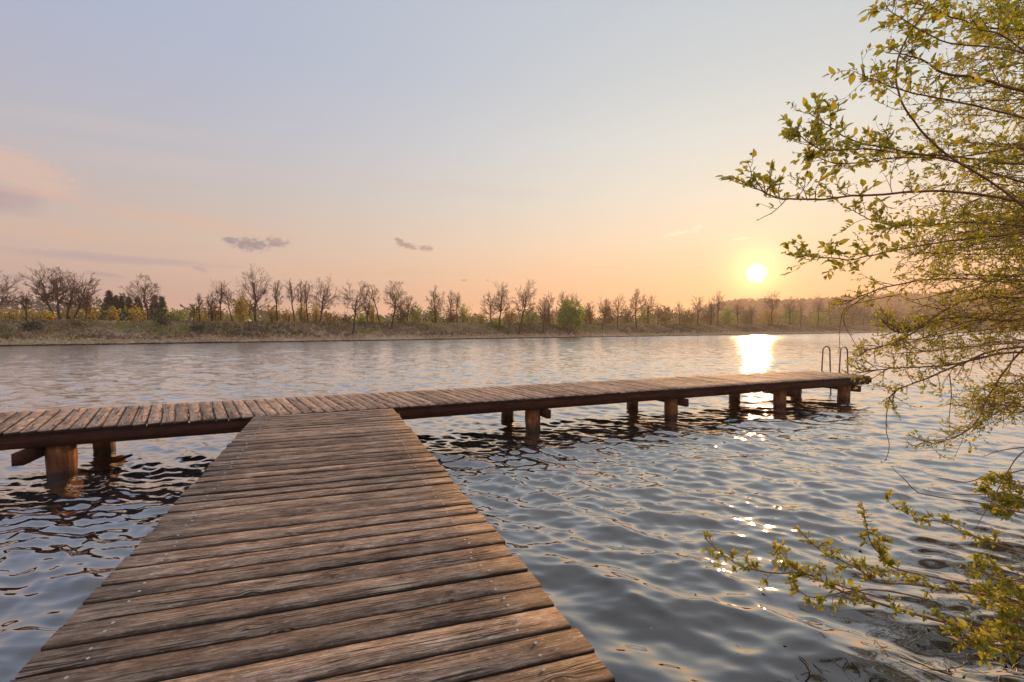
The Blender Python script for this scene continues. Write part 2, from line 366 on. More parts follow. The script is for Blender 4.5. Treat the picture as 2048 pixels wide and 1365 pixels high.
# ------------------------------------------------------------------ water
def build_water():
    rad = [0.8]
    while rad[-1] < 860: rad.append(rad[-1] * (1.0048 if rad[-1] < 110 else 1.02))
    rad = np.array(rad); th = np.radians(np.linspace(-80, 80, 680))
    RR, TT = np.meshgrid(rad, th, indexing='ij')
    X = RR * np.sin(TT); Y = RR * np.cos(TT) - .3
    cell = RR * .0048
    Z = np.zeros_like(X); DX = np.zeros_like(X); DY = np.zeros_like(X)
    g = np.random.default_rng(21)
    main = math.radians(-112)                         # waves travel towards the viewer and a little to the left
    for i in range(170):
        L = .085 * (1.7 / .085) ** (g.random() ** 1.08)
        a = main + g.normal(0, .55)
        k = 2 * math.pi / L; kx, ky = k * math.cos(a), k * math.sin(a)
        slope = .0150 * float(np.interp(math.log(L), [math.log(.1), math.log(.2), math.log(.6), math.log(1.9)], [1.9, 2.2, 1.2, .45]))
        amp = slope / k * (.6 + .8 * g.random())
        att = np.clip((L / cell - 2.0) / 2.5, 0, 1) * (np.clip((RR - 1.0) / 4.5, .38, 1) if L < .35 else 1.0)
        ph = kx * X + ky * Y + g.random() * 6.283
        # gentle gusts: patches of calmer and busier water
        mod = .75 + .5 * np.sin(.23 * X * math.cos(i) + .31 * Y * math.sin(i * 1.7) + i) ** 2
        Z += amp * att * mod * np.sin(ph)
        q = .5 * amp * att * mod * np.cos(ph)
        DX += q * math.cos(a); DY += q * math.sin(a)
    V = np.stack([X + DX, Y + DY, Z], -1).reshape(-1, 3)
    n, m = X.shape
    i, j = np.meshgrid(np.arange(n - 1), np.arange(m - 1), indexing='ij')
    q = np.stack([i * m + j, (i + 1) * m + j, (i + 1) * m + j + 1, i * m + j + 1], -1).reshape(-1, 4)[:, ::-1]
    me = bpy.data.meshes.new('water'); me.vertices.add(len(V)); me.vertices.foreach_set('co', V.astype(np.float32).ravel())
    me.loops.add(q.size); me.loops.foreach_set('vertex_index', q.astype(np.int32).ravel())
    me.polygons.add(len(q)); me.polygons.foreach_set('loop_start', (np.arange(len(q)) * 4).astype(np.int32))
    me.update(calc_edges=True)
    me.polygons.foreach_set('use_smooth', np.ones(len(q), bool))
    w = (.6 * np.clip((RR - 3) / 26, 0, 1) + .4 * np.clip((RR - 35) / 60, 0, 1)).ravel()
    a_ = me.attributes.new('ripple', 'FLOAT', 'POINT'); a_.data.foreach_set('value', w.astype(np.float32))
    o = bpy.data.objects.new('water', me); COL.objects.link(o)
    mat, t, out = new_mat('lake_water')
    pos = t.node('ShaderNodeNewGeometry').outputs['Position']
    rp = attr(t, 'ripple')
    mp = t.node('ShaderNodeMapping'); t.put(mp.inputs[0], pos); mp.inputs['Rotation'].default_value = (0, 0, R(18)); mp.inputs['Scale'].default_value = (.24, 1.0, 1.0)
    n1 = t.noise(mp.outputs[0], 5.0, 3, .55, .3); n2 = t.noise(mp.outputs[0], 1.1, 3, .5, .2)
    h = t.m('ADD', t.m('MULTIPLY', n1, .075), t.m('MULTIPLY', n2, .14))
    h = t.m('MULTIPLY', h, rp)
    n3 = t.noise(mp.outputs[0], 11.0, 2, .5, .3)
    h = t.m('ADD', h, t.m('MULTIPLY', n3, t.m('ADD', .0010, t.m('MULTIPLY', t.m('POWER', rp, .5), .016))))
    b = t.node('ShaderNodeBump'); b.inputs['Strength'].default_value = 1.0; b.inputs['Distance'].default_value = 1.0; t.put(b.inputs['Height'], h)
    lw = t.node('ShaderNodeLayerWeight'); lw.inputs['Blend'].default_value = .5; t.L.new(b.outputs[0], lw.inputs['Normal'])
    frf = t.m('ADD', .035, t.m('MULTIPLY', .965, t.m('POWER', lw.outputs['Facing'], 2.0)), clamp=True)
    frf = t.m('ADD', frf, t.m('MULTIPLY', t.m('MULTIPLY', rp, .75), t.m('SUBTRACT', 1.0, frf)))
    gl_ = t.node('ShaderNodeBsdfGlossy'); t.put(gl_.inputs['Roughness'], t.m('ADD', .03, t.m('MULTIPLY', t.m('POWER', rp, 3.0), .16))); gl_.inputs[0].default_value = (1, 1, 1, 1); t.L.new(b.outputs[0], gl_.inputs['Normal'])
    df = t.node('ShaderNodeBsdfDiffuse'); df.inputs[0].default_value = (.018, .018, .019, 1)
    mx = t.node('ShaderNodeMixShader'); t.put(mx.inputs[0], frf); t.L.new(df.outputs[0], mx.inputs[1]); t.L.new(gl_.outputs[0], mx.inputs[2])
    t.L.new(mx.outputs[0], out.inputs[0]); me.materials.append(mat)
    tag(o, kind='structure')
build_water()

# ------------------------------------------------------------------ jetty and walkway
def plank_deck(mb, A0, B0, A1, B1, pitch, thick, gap, zt, grp_seed, jit=.008):
    """planks run from the A side to the B side; rows advance from (A0,B0) to (A1,B1). returns the plank rows"""
    g = random.Random(grp_seed)
    A0, B0, A1, B1 = (np.array(p[:2], float) for p in (A0, B0, A1, B1))
    Lr = (np.linalg.norm(A1 - A0) + np.linalg.norm(B1 - B0)) / 2
    n = max(1, round(Lr / pitch)); rows = []
    cuts = [i / n for i in range(n + 1)]
    for i in range(n):
        gp = gap * (.55 + .9 * g.random()) / Lr
        s0, s1 = cuts[i] + gp / 2 + g.uniform(-.002, .002) / Lr, cuts[i + 1] - gp / 2 + g.uniform(-.002, .002) / Lr
        sk = g.uniform(-.003, .003) / Lr
        a0, a1 = A0 + (A1 - A0) * (s0 + sk), A0 + (A1 - A0) * (s1 + sk)
        b0, b1 = B0 + (B1 - B0) * (s0 - sk), B0 + (B1 - B0) * (s1 - sk)
        d = (b0 - a0) / np.linalg.norm(b0 - a0)
        ea, eb = g.uniform(-jit, jit), g.uniform(-jit, jit)
        a0, a1, b0, b1 = a0 - d * ea, a1 - d * ea, b0 + d * eb, b1 + d * eb
        W = np.linalg.norm(a1 - a0); ln = np.linalg.norm(b0 - a0)
        dz, roll, bow = g.uniform(-.0025, .0025), g.uniform(-.003, .003), g.uniform(-.003, .003)
        ns = 7; c = .0045; r_ = g.random()
        vs, uv, fs = [], [], []
        prof = [(0, -c, 0), (c / W, 0, 1), (1 - c / W, 0, 1), (1, -c, 0), (1, -thick, 0), (0, -thick, 0)]
        for k in range(ns):
            q = k / (ns - 1)
            p0 = a0 + (b0 - a0) * q; p1 = a1 + (b1 - a1) * q
            wv = bow * math.sin(q * math.pi) / W
            for (f_, z_, tp) in prof:
                xy = p0 + (p1 - p0) * (f_ + wv)
                vs.append((xy[0], xy[1], zt + z_ + dz + roll * (f_ - .5) * 2 + .0015 * math.sin(q * 9 + i)))
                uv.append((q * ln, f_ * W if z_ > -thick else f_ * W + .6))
        for k in range(ns - 1):
            for j in range(6):
                j2 = (j + 1) % 6
                fs.append((k * 6 + j, (k + 1) * 6 + j, (k + 1) * 6 + j2, k * 6 + j2))
        fs.append((5, 4, 3, 2, 1, 0)[::-1]); fs.append(tuple((ns - 1) * 6 + j for j in range(6))[::-1])
        fs = [f[::-1] for f in fs]
        mb.add(vs, fs, r_, uv)
        rows.append((a0, a1, b0, b1, zt + dz))
    return rows

# walkway corners on the deck plane
fr_, fl_ = onz(787, 816.5, DECK), onz(509, 833, DECK)
nr_, nl_ = onz(1240, 1365, DECK), onz(22, 1365, DECK)
dr = (nr_ - fr_) / np.linalg.norm(nr_ - fr_); dl = (nl_ - fl_) / np.linalg.norm(nl_ - fl_)
LW = 11.2
er, el_ = fr_ + dr * LW, fl_ + dl * (LW - .25)
walk = empty('walkway', ((fr_ + fl_) / 2 * .5 + (nr_ + nl_) / 2 * .5) * np.array([1, 1, 0]), 'long walkway of weathered brown boards running out from the near shore to the cross jetty', 'walkway')
wo = np.array(walk.location)
mb = MB(); rows = plank_deck(mb, fl_, fr_, el_, er, .152, .040, .019, DECK, 3, .012)
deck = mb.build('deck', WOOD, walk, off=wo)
# stringers and piles under the walkway
for k_, q in enumerate((.11, .5, .89)):
    mb = MB(); a = fl_ + (fr_ - fl_) * q + (dl + dr) / 2 * .12; b = el_ + (er - el_) * q
    mid = (a + b) / 2; mid[2] = DECK - .043 - .07
    d = (b - a); s_ = np.array([-d[1], d[0], 0]) / np.linalg.norm(d)
    mb.box(mid, d, s_ * .07, (0, 0, .14)); mb.build('stringer', BEAM, walk, off=wo)
def pile(xy, top, r, parent, off, seed):
    g = np.random.default_rng(seed); k = 20
    zs = np.array([-1.2, -.2, 0, .1, .2, .3, top]); zs = np.unique(zs[zs <= top])
    pts = np.stack([xy[0] + .01 * np.sin(zs * 3 + seed), xy[1] + .01 * np.cos(zs * 2 + seed), zs], 1)
    wob = 1 + .05 * np.sin(np.arange(k) * 2.1 + seed)[None, :] + g.normal(0, .02, (len(zs), k))
    mb = MB(); mb.tube(pts, r, k, True, wob=wob); o = mb.build('post', POST, parent, smooth=False, off=off); return o
for q in (.22, .55, .86):
    for w_ in (.12, .88):
        p = (fl_ + (fr_ - fl_) * w_) * (1 - q) + (el_ + (er - el_) * w_) * q
        pile(p, DECK - .185, .11, walk, wo, int(q * 100 + w_ * 10))
# screws: two in each board on either side, the 100 that show largest as parts
def screw_mesh(mb, x, y, z, r=.0064):
    k = 8; th = np.arange(k) * 2 * math.pi / k
    vs = [(x + math.cos(a) * r, y + math.sin(a) * r, z - .001) for a in th] + [(x + math.cos(a) * r * .8, y + math.sin(a) * r * .8, z + .0018) for a in th] + [(x + math.cos(a) * r * .42, y + math.sin(a) * r * .42, z + .0006) for a in th]
    fs = [(i, (i + 1) % k, k + (i + 1) % k, k + i) for i in range(k)] + [(k + i, k + (i + 1) % k, 2 * k + (i + 1) % k, 2 * k + i) for i in range(k)] + [tuple(2 * k + i for i in range(k))]
    mb.add(vs, fs)
g = random.Random(5); sc_list = []
for i, (a0, a1, b0, b1, z) in enumerate(rows):
    for q in (.095, .895):
        for s_ in (.28, .74):
            qq = q + g.uniform(-.008, .008); ss = s_ + g.uniform(-.08, .08)
            if g.random() < .06: continue
            p = (a0 + (a1 - a0) * ss) * (1 - qq) + (b0 + (b1 - b0) * ss) * qq
            sc_list.append((p[0], p[1], z + .0012))
sc_list = [p for p in sc_list if p[1] > 1.25]
sc_list.sort(key=lambda p: math.hypot(p[0], p[1]))
m0 = MB(); screw_mesh(m0, 0, 0, 0); proto = m0.build('screw', SCREW, deck)
for k_, p in enumerate(sc_list[:100]):
    o = proto if k_ == 0 else proto.copy()
    if k_: COL.objects.link(o); o.parent = deck
    o.location = np.array(p) - wo
mb = MB()
for p in sc_list[100:]: screw_mesh(mb, *p)
tag(mb.build('screw', SCREW, deck, off=wo), kind='stuff')

# cross jetty
jn_l, jn_r = onz(0, 866, DECK), onz(1741, 752.5, DECK)
jf_l, jf_r = onz(0, 828.5, DECK), onz(1617, 740.5, DECK)
ux = (jn_r - jn_l) / np.linalg.norm(jn_r - jn_l); ufx = (jf_r - jf_l) / np.linalg.norm(jf_r - jf_l)
EXT = 7.0
An, Af = jn_l - ux * EXT, jf_l - ux * EXT + np.array([-.37, .93, 0]) * .12
nrm_j = np.array([-ux[1], ux[0], 0])
jo = np.array([*(((jn_l + jn_r) / 2)[:2]), 0.])
jet = empty('jetty', jo, 'long narrow wooden jetty on thick log posts crossing the picture over the lake', 'jetty')
mb = MB(); jrows = plank_deck(mb, An, Af, jn_r, jf_r, .152, .042, .0085, DECK, 11, .012)
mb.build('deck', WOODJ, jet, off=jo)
for q, nm in ((.035, 'n'), (.38, 'm'), (.74, 'f')):
    a = An + (Af - An) * q; b = jn_r + (jf_r - jn_r) * q
    # stringers in lengths so that they sit slightly uneven, as built
    mb = MB(); cuts = [0, .27, .52, .78, 1]
    for c0, c1 in zip(cuts[:-1], cuts[1:]):
        p, p2 = a + (b - a) * c0, a + (b - a) * (c1 - .0004)
        mid = (p + p2) / 2; hh = .16 if nm == 'n' else .06
        mid[2] = DECK - .045 - hh / 2 - random.random() * .004
        mb.box(mid, p2 - p, nrm_j * .075, (0, 0, hh))
    mb.build('stringer', BEAM, jet, off=jo)
mb = MB(); e0, e1 = jn_r + ux * .028, jf_r + ux * .028
mid = (e0 + e1) / 2; mid[2] = DECK - .047 - .06
mb.box(mid, e1 - e0, ux * .05, (0, 0, .12)); mb.build('end_board', BEAM, jet, off=jo)
def near_edge_at(px):       # point of the near edge seen at image column px
    best = None
    k = (px - 1024) / F
    # x = k*y on the ray's ground track (yaw 0): solve An + s*ux
    s = (k * An[1] - An[0]) / (ux[0] - k * ux[1]); return An + ux * s
PTOP = DECK - .21
for px, side in ((-520, -1), (95, -1), (1077, 1), (1357, 1), (1578, 1), (1707, 1)):
    pf = near_edge_at(px) + nrm_j * .20
    wj = 1.62 if px < 1500 else 1.62
    pb = pf + nrm_j * (1.22 if px > 0 else 1.22)
    pile(pf, PTOP + .002, .138 if px < 1000 else .130, jet, jo, px % 97); pile(pb, PTOP + .092, .125, jet, jo, px % 89 + 3)
    mb = MB(); off_ = ux * (.165 if side > 0 else -.205)
    a, b = pf - nrm_j * (.28 if side > 0 else .40) + off_, pb + nrm_j * .22 + off_
    mid = (a + b) / 2; mid[2] = PTOP - .075
    if side < 0:
        # the beam is let into the posts: it runs across their lit side too
        mb.box(mid, (b - a), ux * .10, (0, 0, .14))
    else:
        mb.box(mid, (b - a), ux * .075, (0, 0, .15))
    cb = mb.build('cross_beam', BEAM, jet, off=jo)
    for q in ((.34,) if side < 0 else (.2, .8)):
        mb = MB()
        c = a + (b - a) * q + ux * (.054 if side < 0 else .04); c[2] = PTOP - .07
        th = np.linspace(0, 2 * math.pi, 15)[:-1]
        ring = [c + nrm_j * math.cos(x) * .024 + np.array([0, 0, math.sin(x) * .024]) for x in th]
        mb.tube(ring + [ring[0]], .007, 6)
        mb.build('washer', SCREW, cb, off=jo)

# swim ladder on the jetty's end
lad = empty('swim_ladder', (jn_r + jf_r) / 2 * np.array([1, 1, 0]), 'tubular metal swim ladder with two arched handrails at the right end of the jetty', 'ladder')
lo_ = np.array(lad.location)
rails = []
for px, py in ((1643.5, 743.5), (1678.5, 746)):
    p = onz(px, py, DECK); out_ = ux * 1.0
    pts = []
    H, w = .56, .36
    for a in np.linspace(0, 1, 5)[:-1]: pts.append(p + np.array([0, 0, H * a]) + out_ * (.03 * a))
    for a in np.linspace(math.pi, 0, 11): pts.append(p + out_ * (.03 + (w - .07) / 2 + (w - .07) / 2 * math.cos(a)) + np.array([0, 0, H + .13 * math.sin(a)]))
    for a in (.2, .45, .7, 1): pts.append(p + out_ * (w - .04 + .10 * a) + np.array([0, 0, H - (H + .95) * a]))
    mb = MB(); mb.tube(pts, .0185, 10, True); mb.build('handrail', STEEL, lad, smooth=True, off=lo_)
    mb = MB(); mb.tube([p + np.array([0, 0, -.003]), p + np.array([0, 0, .008])], .045, 12, True); mb.build('foot_flange', STEEL, lad, off=lo_)
    rails.append(pts)
for a_i in (-2, -3):
    pass
for z in (.18, -.08, -.34):
    ends = []
    for pts in rails:
        P, Q = pts[-5], pts[-1]; s = (P[2] - z) / (P[2] - Q[2]); ends.append(P + (Q - P) * s)
    mb = MB(); mb.tube(ends, .016, 8, True); mb.build('rung', STEEL, lad, off=lo_)

# ------------------------------------------------------------------ far bank
W0 = onz(0, 693, 0); W1 = onz(1460, 670.6, 0)
bu = (W1 - W0) / np.linalg.norm(W1 - W0); bn = np.array([-bu[1], bu[0], 0])
def prof(d):
    return np.interp(d, [-3, -.4, 0, .25, 1.2, 2.5, 5.5, 6.6, 7.4, 10.2, 12, 20, 60, 3000], [-1.2, -.35, .03, .15, .36, .86, 2.34, 2.60, 2.64, 2.64, 2.36, 1.8, 1.6, 1.6])
def bank_point(px, d):
    P = W0 + bn * d; k = (px - 1024) / F
    s = (k * P[1] - P[0]) / (bu[0] - k * bu[1]); q = P + bu * s
    return q, s
def bank_noise(s, d):
    return .10 * np.sin(s * .55 + d * .8) * np.sin(s * .21 + 1) + .07 * np.sin(s * 1.7 + d * 2.2) + .05 * np.sin(s * 3.1 - d * 3.0)
def bank_mesh():
    s1 = np.concatenate([np.arange(-45, 260, .45), np.arange(260, 560, 3.)])
    d1 = np.concatenate([[-3, -1], np.arange(-.4, 12, .28), [12, 14, 17, 20, 25, 32, 42, 60, 100, 200, 400, 600]])
    S_, D_ = np.meshgrid(s1, d1, indexing='ij')
    Z = prof(D_)
    slope = np.clip((D_ - .2) / 1.2, 0, 1) * np.clip((7.2 - D_) / 1.0, 0, 1)
    g = np.random.default_rng(3)
    edge = .35 * np.sin(S_ * .13) + .25 * np.sin(S_ * .41 + 1) + .15 * np.sin(S_ * 1.13)
    Z = Z + slope * (bank_noise(S_, D_) + g.normal(0, .05, Z.shape))
    D2 = D_ + edge * np.clip(1 - D_ / 5, 0, 1)
    P = W0[None, None, :] + bu * S_[..., None] + bn * D2[..., None]; P[..., 2] = Z
    mb = MB(); n, m = Z.shape
    fs = [(i * m + j, (i + 1) * m + j, (i + 1) * m + j + 1, i * m + j + 1) for i in range(n - 1) for j in range(m - 1)]
    uv = np.stack([S_.ravel(), D_.ravel()], 1)
    mb.add(P.reshape(-1, 3), fs, .5, uv)
    mat, t, out = new_mat('dike_ground')
    uvn = t.node('ShaderNodeUVMap', uv_map='UVMap').outputs[0]; s_, d_, _ = t.sep(uvn)
    v = t.comb(s_, d_, 0.0)
    n1 = t.noise(v, .16, 4, .6); n2 = t.noise(v, .9, 5, .65); n3 = t.noise(v, 5.0, 4, .7)
    dry = t.ramp(n3, [(.3, '#6c5644'), (.5, '#a3886c'), (.7, '#cdb698')])
    bram = t.ramp(n3, [(.3, '#54403a'), (.6, '#7e675a'), (.8, '#9c8675')])
    gras = t.ramp(n3, [(.3, '#4c4e28'), (.7, '#7d7a3c')])
    c = t.mix(t.smooth(t.m('ADD', n2, t.m('MULTIPLY', n1, .8)), .82, 1.0), dry, bram)
    c = t.mix(t.m('MULTIPLY', t.smooth(t.m('ADD', t.m('MULTIPLY', n1, 1.1), t.m('MULTIPLY', n2, .5)), .80, .70), t.smooth(d_, 1.6, 3.4)), c, gras)
    c = t.mix(t.m('MULTIPLY', t.smooth(t.m('ADD', d_, t.m('MULTIPLY', n2, 1.2)), 2.6, 1.6), .8), c, t.ramp(n3, [(.3, '#8f765c'), (.7, '#d8c3a4')]))
    c = t.mix(t.m('MULTIPLY', t.smooth(t.m('ADD', d_, t.m('MULTIPLY', n1, 3.0)), 4.4, 5.6), .45), c, t.ramp(n3, [(.3, '#4a4426'), (.7, '#80763e')]))
    c = t.mix(t.m('MULTIPLY', t.smooth(d_, 6.2, 7.0), .8), c, t.ramp(n2, [(.3, '#5c4f30'), (.7, '#7c6c45')]))
    flat = t.smooth(d_, 11.0, 14.0)
    c = t.mix(flat, c, t.ramp(n1, [(.3, '#4a4824'), (.7, '#6c6a30')]))
    c = t.mix(t.smooth(t.m('ADD', d_, t.m('MULTIPLY', n2, .5)), .55, .35), c, hexlin('#2c211a'))
    principled(t, out, c, .95, n3, 1.0, .12, .1)
    o = mb.build('terrain', mat, None, smooth=False); tag(o, kind='structure')
bank_mesh()
# gravel path on the crest
mb = MB(); ss = np.arange(-40, 420, 2.0); vs = []
for s in ss:
    for d in (7.75, 9.9):
        p = W0 + bu * s + bn * (d + .12 * math.sin(s * .3)); p[2] = 2.655; vs.append(p)
mb.add(vs, [(2 * i, 2 * i + 2, 2 * i + 3, 2 * i + 1) for i in range(len(ss) - 1)], .5)
tag(mb.build('path', simple_mat('pale_gravel', '#9a8774', '#c3ae96', 3.0, .95, .3)), kind='structure')

def grass_stuff():
    mb = MB(); g = np.random.default_rng(17); n = 26000
    s = -30 + 250 * g.random(n) ** 1.25; d = .15 + 7.0 * g.random(n)
    patchv = np.sin(s * .21) * np.sin(s * .057 + d * .5 + 2) + .5 * np.sin(s * .9 + d)
    keep = (g.random(n) < .55 + .4 * patchv) | (d < 1.0) | (d > 6.3)
    s, d, patchv = s[keep], d[keep], patchv[keep]; n = len(s)
    base = W0 + bu * s[:, None] + bn * d[:, None]
    base[:, 2] = prof(d) - .03 + np.clip((d - .2) / 1.2, 0, 1) * np.clip((7.2 - d), 0, 1) * bank_noise(s, d)
    for k in range(3):
        dr_ = np.stack([g.normal(0, .5, n), g.normal(0, .5, n), .6 + .4 * g.random(n)], 1)
        L = (.16 + .34 * g.random(n)) * np.where(d < 1.0, .8, 1.0); L = np.where(d > 6.3, L * .5, L)
        r_ = np.clip(np.where(d < 1.8, .12, .55) + .3 * patchv * np.clip((d - 1) / 2, 0, 1) + g.normal(0, .13, n), 0, 1)
        nr = np.stack([g.normal(0, 1, n), g.normal(0, 1, n), np.zeros(n)], 1)
        mb.leaves(base, dr_, nr, L, L * .35, r_, simple=True)
    tag(mb.build('bank_grass', leaf_mat('dry_grass', [(0, '#d6bf9e'), (.35, '#b39a7a'), (.55, '#8a705a'), (.75, '#6e6248'), (1, '#6a7034')], .25)), kind='stuff')
grass_stuff()

# --- tree growers (built around the origin, 1 m tall, then scaled)
def rot_about(v, axis, a):
    axis = axis / (np.linalg.norm(axis) + 1e-9); return v * math.cos(a) + np.cross(axis, v) * math.sin(a) + axis * axis.dot(v) * (1 - math.cos(a))
def grow_bare(seed, H, Wd, lean=0.0, slim=False, fork=.32, dens=1.0):
    """limbs rise from the trunk to points spread over an egg-shaped crown; returns (trunk pieces, twig pieces, twig tips), base at the origin"""
    g = np.random.default_rng(seed)
    tr, tw, tips = MB(), MB(), []
    R_ = Wd / 2 * .84; z0 = fork * H * (.98 if slim else .9); cz = z0 + (H - z0) * .46; hz = (H - z0) * .455
    rt = .0165 * H * (.68 if slim else 1.0) + .04
    def bend(P): P = P.copy(); P[:, 0] += lean * P[:, 2] * (1 - .35 * P[:, 2] / H); return P
    n = 9; zz = np.linspace(0, H * (.86 if slim else .74), n)
    wx, wy = np.cumsum(g.normal(0, .011 * H, n)), np.cumsum(g.normal(0, .011 * H, n)); wx -= wx[0]; wy -= wy[0]
    trunk = np.stack([wx, wy, zz], 1)
    tr.tube(bend(trunk), np.linspace(1, .22, n) ** .8 * rt, 6)
    def on_trunk(z): return np.array([np.interp(z, zz, wx), np.interp(z, zz, wy), min(z, zz[-1])])
    def sub(p, d, L, r, lev):
        k = 4 if lev == 2 else 3
        pts = [p]; dd = d / (np.linalg.norm(d) + 1e-9)
        for _ in range(k):
            dd = dd + g.normal(0, .20, 3) + np.array([0, 0, .05]); dd /= np.linalg.norm(dd); p = p + dd * L / k; pts.append(p)
        pts = np.array(pts); tw.tube(bend(pts), np.maximum(r * np.linspace(1, .5, k + 1), (0, 0, .0145, .0092, .0072)[lev]), 3)
        if lev >= 3: b_ = bend(pts); tips.append(b_[-1]); tips.append(b_[1])
        if lev == 4: return
        nc = (0, 0, 5 if not slim else 4, 4 if not slim else 3)[lev]
        for c in range(nc):
            q = min(.25 + .75 * (c + g.random()) / nc, .999); x = q * k; i_ = int(x); pp = pts[i_] + (pts[i_ + 1] - pts[i_]) * (x - i_)
            td = pts[i_ + 1] - pts[i_]; ax = np.cross(td, g.normal(0, 1, 3))
            sub(pp, rot_about(td, ax, R(g.uniform(18, 52))), L * g.uniform(.4, .75) * (1.1 - .35 * q), r * .55, lev + 1)
    N = int((17 if not slim else 15) * dens)
    for c in range(N):
        u = g.normal(0, 1, 3); u /= np.linalg.norm(u); u[2] = -.55 + 1.55 * ((c + g.random()) / N)
        h_ = math.sqrt(max(0, 1 - min(1, abs(u[2])) ** 2)); a = c * 2.4 + g.normal(0, .5)
        T = np.array([math.cos(a) * h_ * R_, math.sin(a) * h_ * R_, cz + hz * u[2]]) * 1.0; m = g.uniform(.72, 1.02)
        T[:2] *= m; T[2] = cz + (T[2] - cz) * g.uniform(.86, 1.0)
        zs = z0 + max(0, T[2] - z0) * g.uniform(.18, .58) - .12 * R_; zs = min(max(zs, z0 * .8), zz[-1] * .97)
        S_ = on_trunk(zs); T = T + np.array([S_[0], S_[1], 0]) * .6
        C_ = S_ + (T - S_) * np.array([.55, .55, .36]) + g.normal(0, .05 * R_ + .05, 3)
        tt = np.linspace(0, 1, 7)[:, None]; P = S_ * (1 - tt) ** 2 + 2 * C_ * tt * (1 - tt) + T * tt ** 2
        P[1:-1] += g.normal(0, .018 * H * (.5 if slim else 1), (5, 3))
        r = rt * (1 - .75 * zs / H) * g.uniform(.34, .52)
        tr.tube(bend(P), np.maximum(r * np.linspace(1, .3, 7), .024), 4)
        L = np.linalg.norm(T - S_) + .25 * R_
        for b in range(6 if not slim else 5):
            q = min(.28 + .74 * (b + g.random()) / 6, .999); x = q * 6; i_ = int(x); pp = P[i_] + (P[i_ + 1] - P[i_]) * (x - i_)
            td = P[i_ + 1] - P[i_]; out_ = pp - np.array([S_[0], S_[1], cz - hz * .4]); out_ /= np.linalg.norm(out_) + 1e-9
            ax = np.cross(td, g.normal(0, 1, 3)); d = rot_about(td / (np.linalg.norm(td) + 1e-9), ax, R(g.uniform(15, 55))) + out_ * .35
            sub(pp, d, L * g.uniform(.20, .36), r * .45, 2)
    return tr, tw, np.array(tips)
def place_tree(name, px, d, top, x0, x1, label, seed, lean=None, slim=False, fork=.32, leaf=None, nleaf=0, bark=None, group='bare trees along the far bank', dens=1.0, twig=None, lsz=.22):
    q, s = bank_point(px, d); z = float(prof(d)) - .05; q[2] = z
    H = (at(px, top, q[1])[2] - z); Wd = max(.6, (x1 - x0) / F * q[1] * 1.03)
    cx = ((x0 + x1) / 2 - px) / F * q[1]
    ln = (cx / (H * .45)) if lean is None else lean
    root = empty(name, q, label, 'tree', group)
    tr, tw, tips = grow_bare(seed, H, Wd, ln, slim, fork, dens)
    tr.build('trunk', bark or BARK, root)
    tw.build('crown', twig or TWIG, root)
    if leaf:
        g = np.random.default_rng(seed + 5); n = nleaf; i = g.integers(0, len(tips), n)
        b = tips[i] + g.normal(0, .22, (n, 3)) - np.array([0, 0, 1]) * np.abs(g.normal(0, .25, n))[:, None]
        fo = MB(); fo.leaves(b, g.normal(0, 1, (n, 3)) - np.array([0, 0, .6]), g.normal(0, 1, (n, 3)), lsz * (.7 + .6 * g.random(n)), lsz * .6 * (.7 + .6 * g.random(n)), g.random(n), simple=True)
        fo.build('foliage', leaf, root)
    root.rotation_euler = (0, 0, 0)
    return root
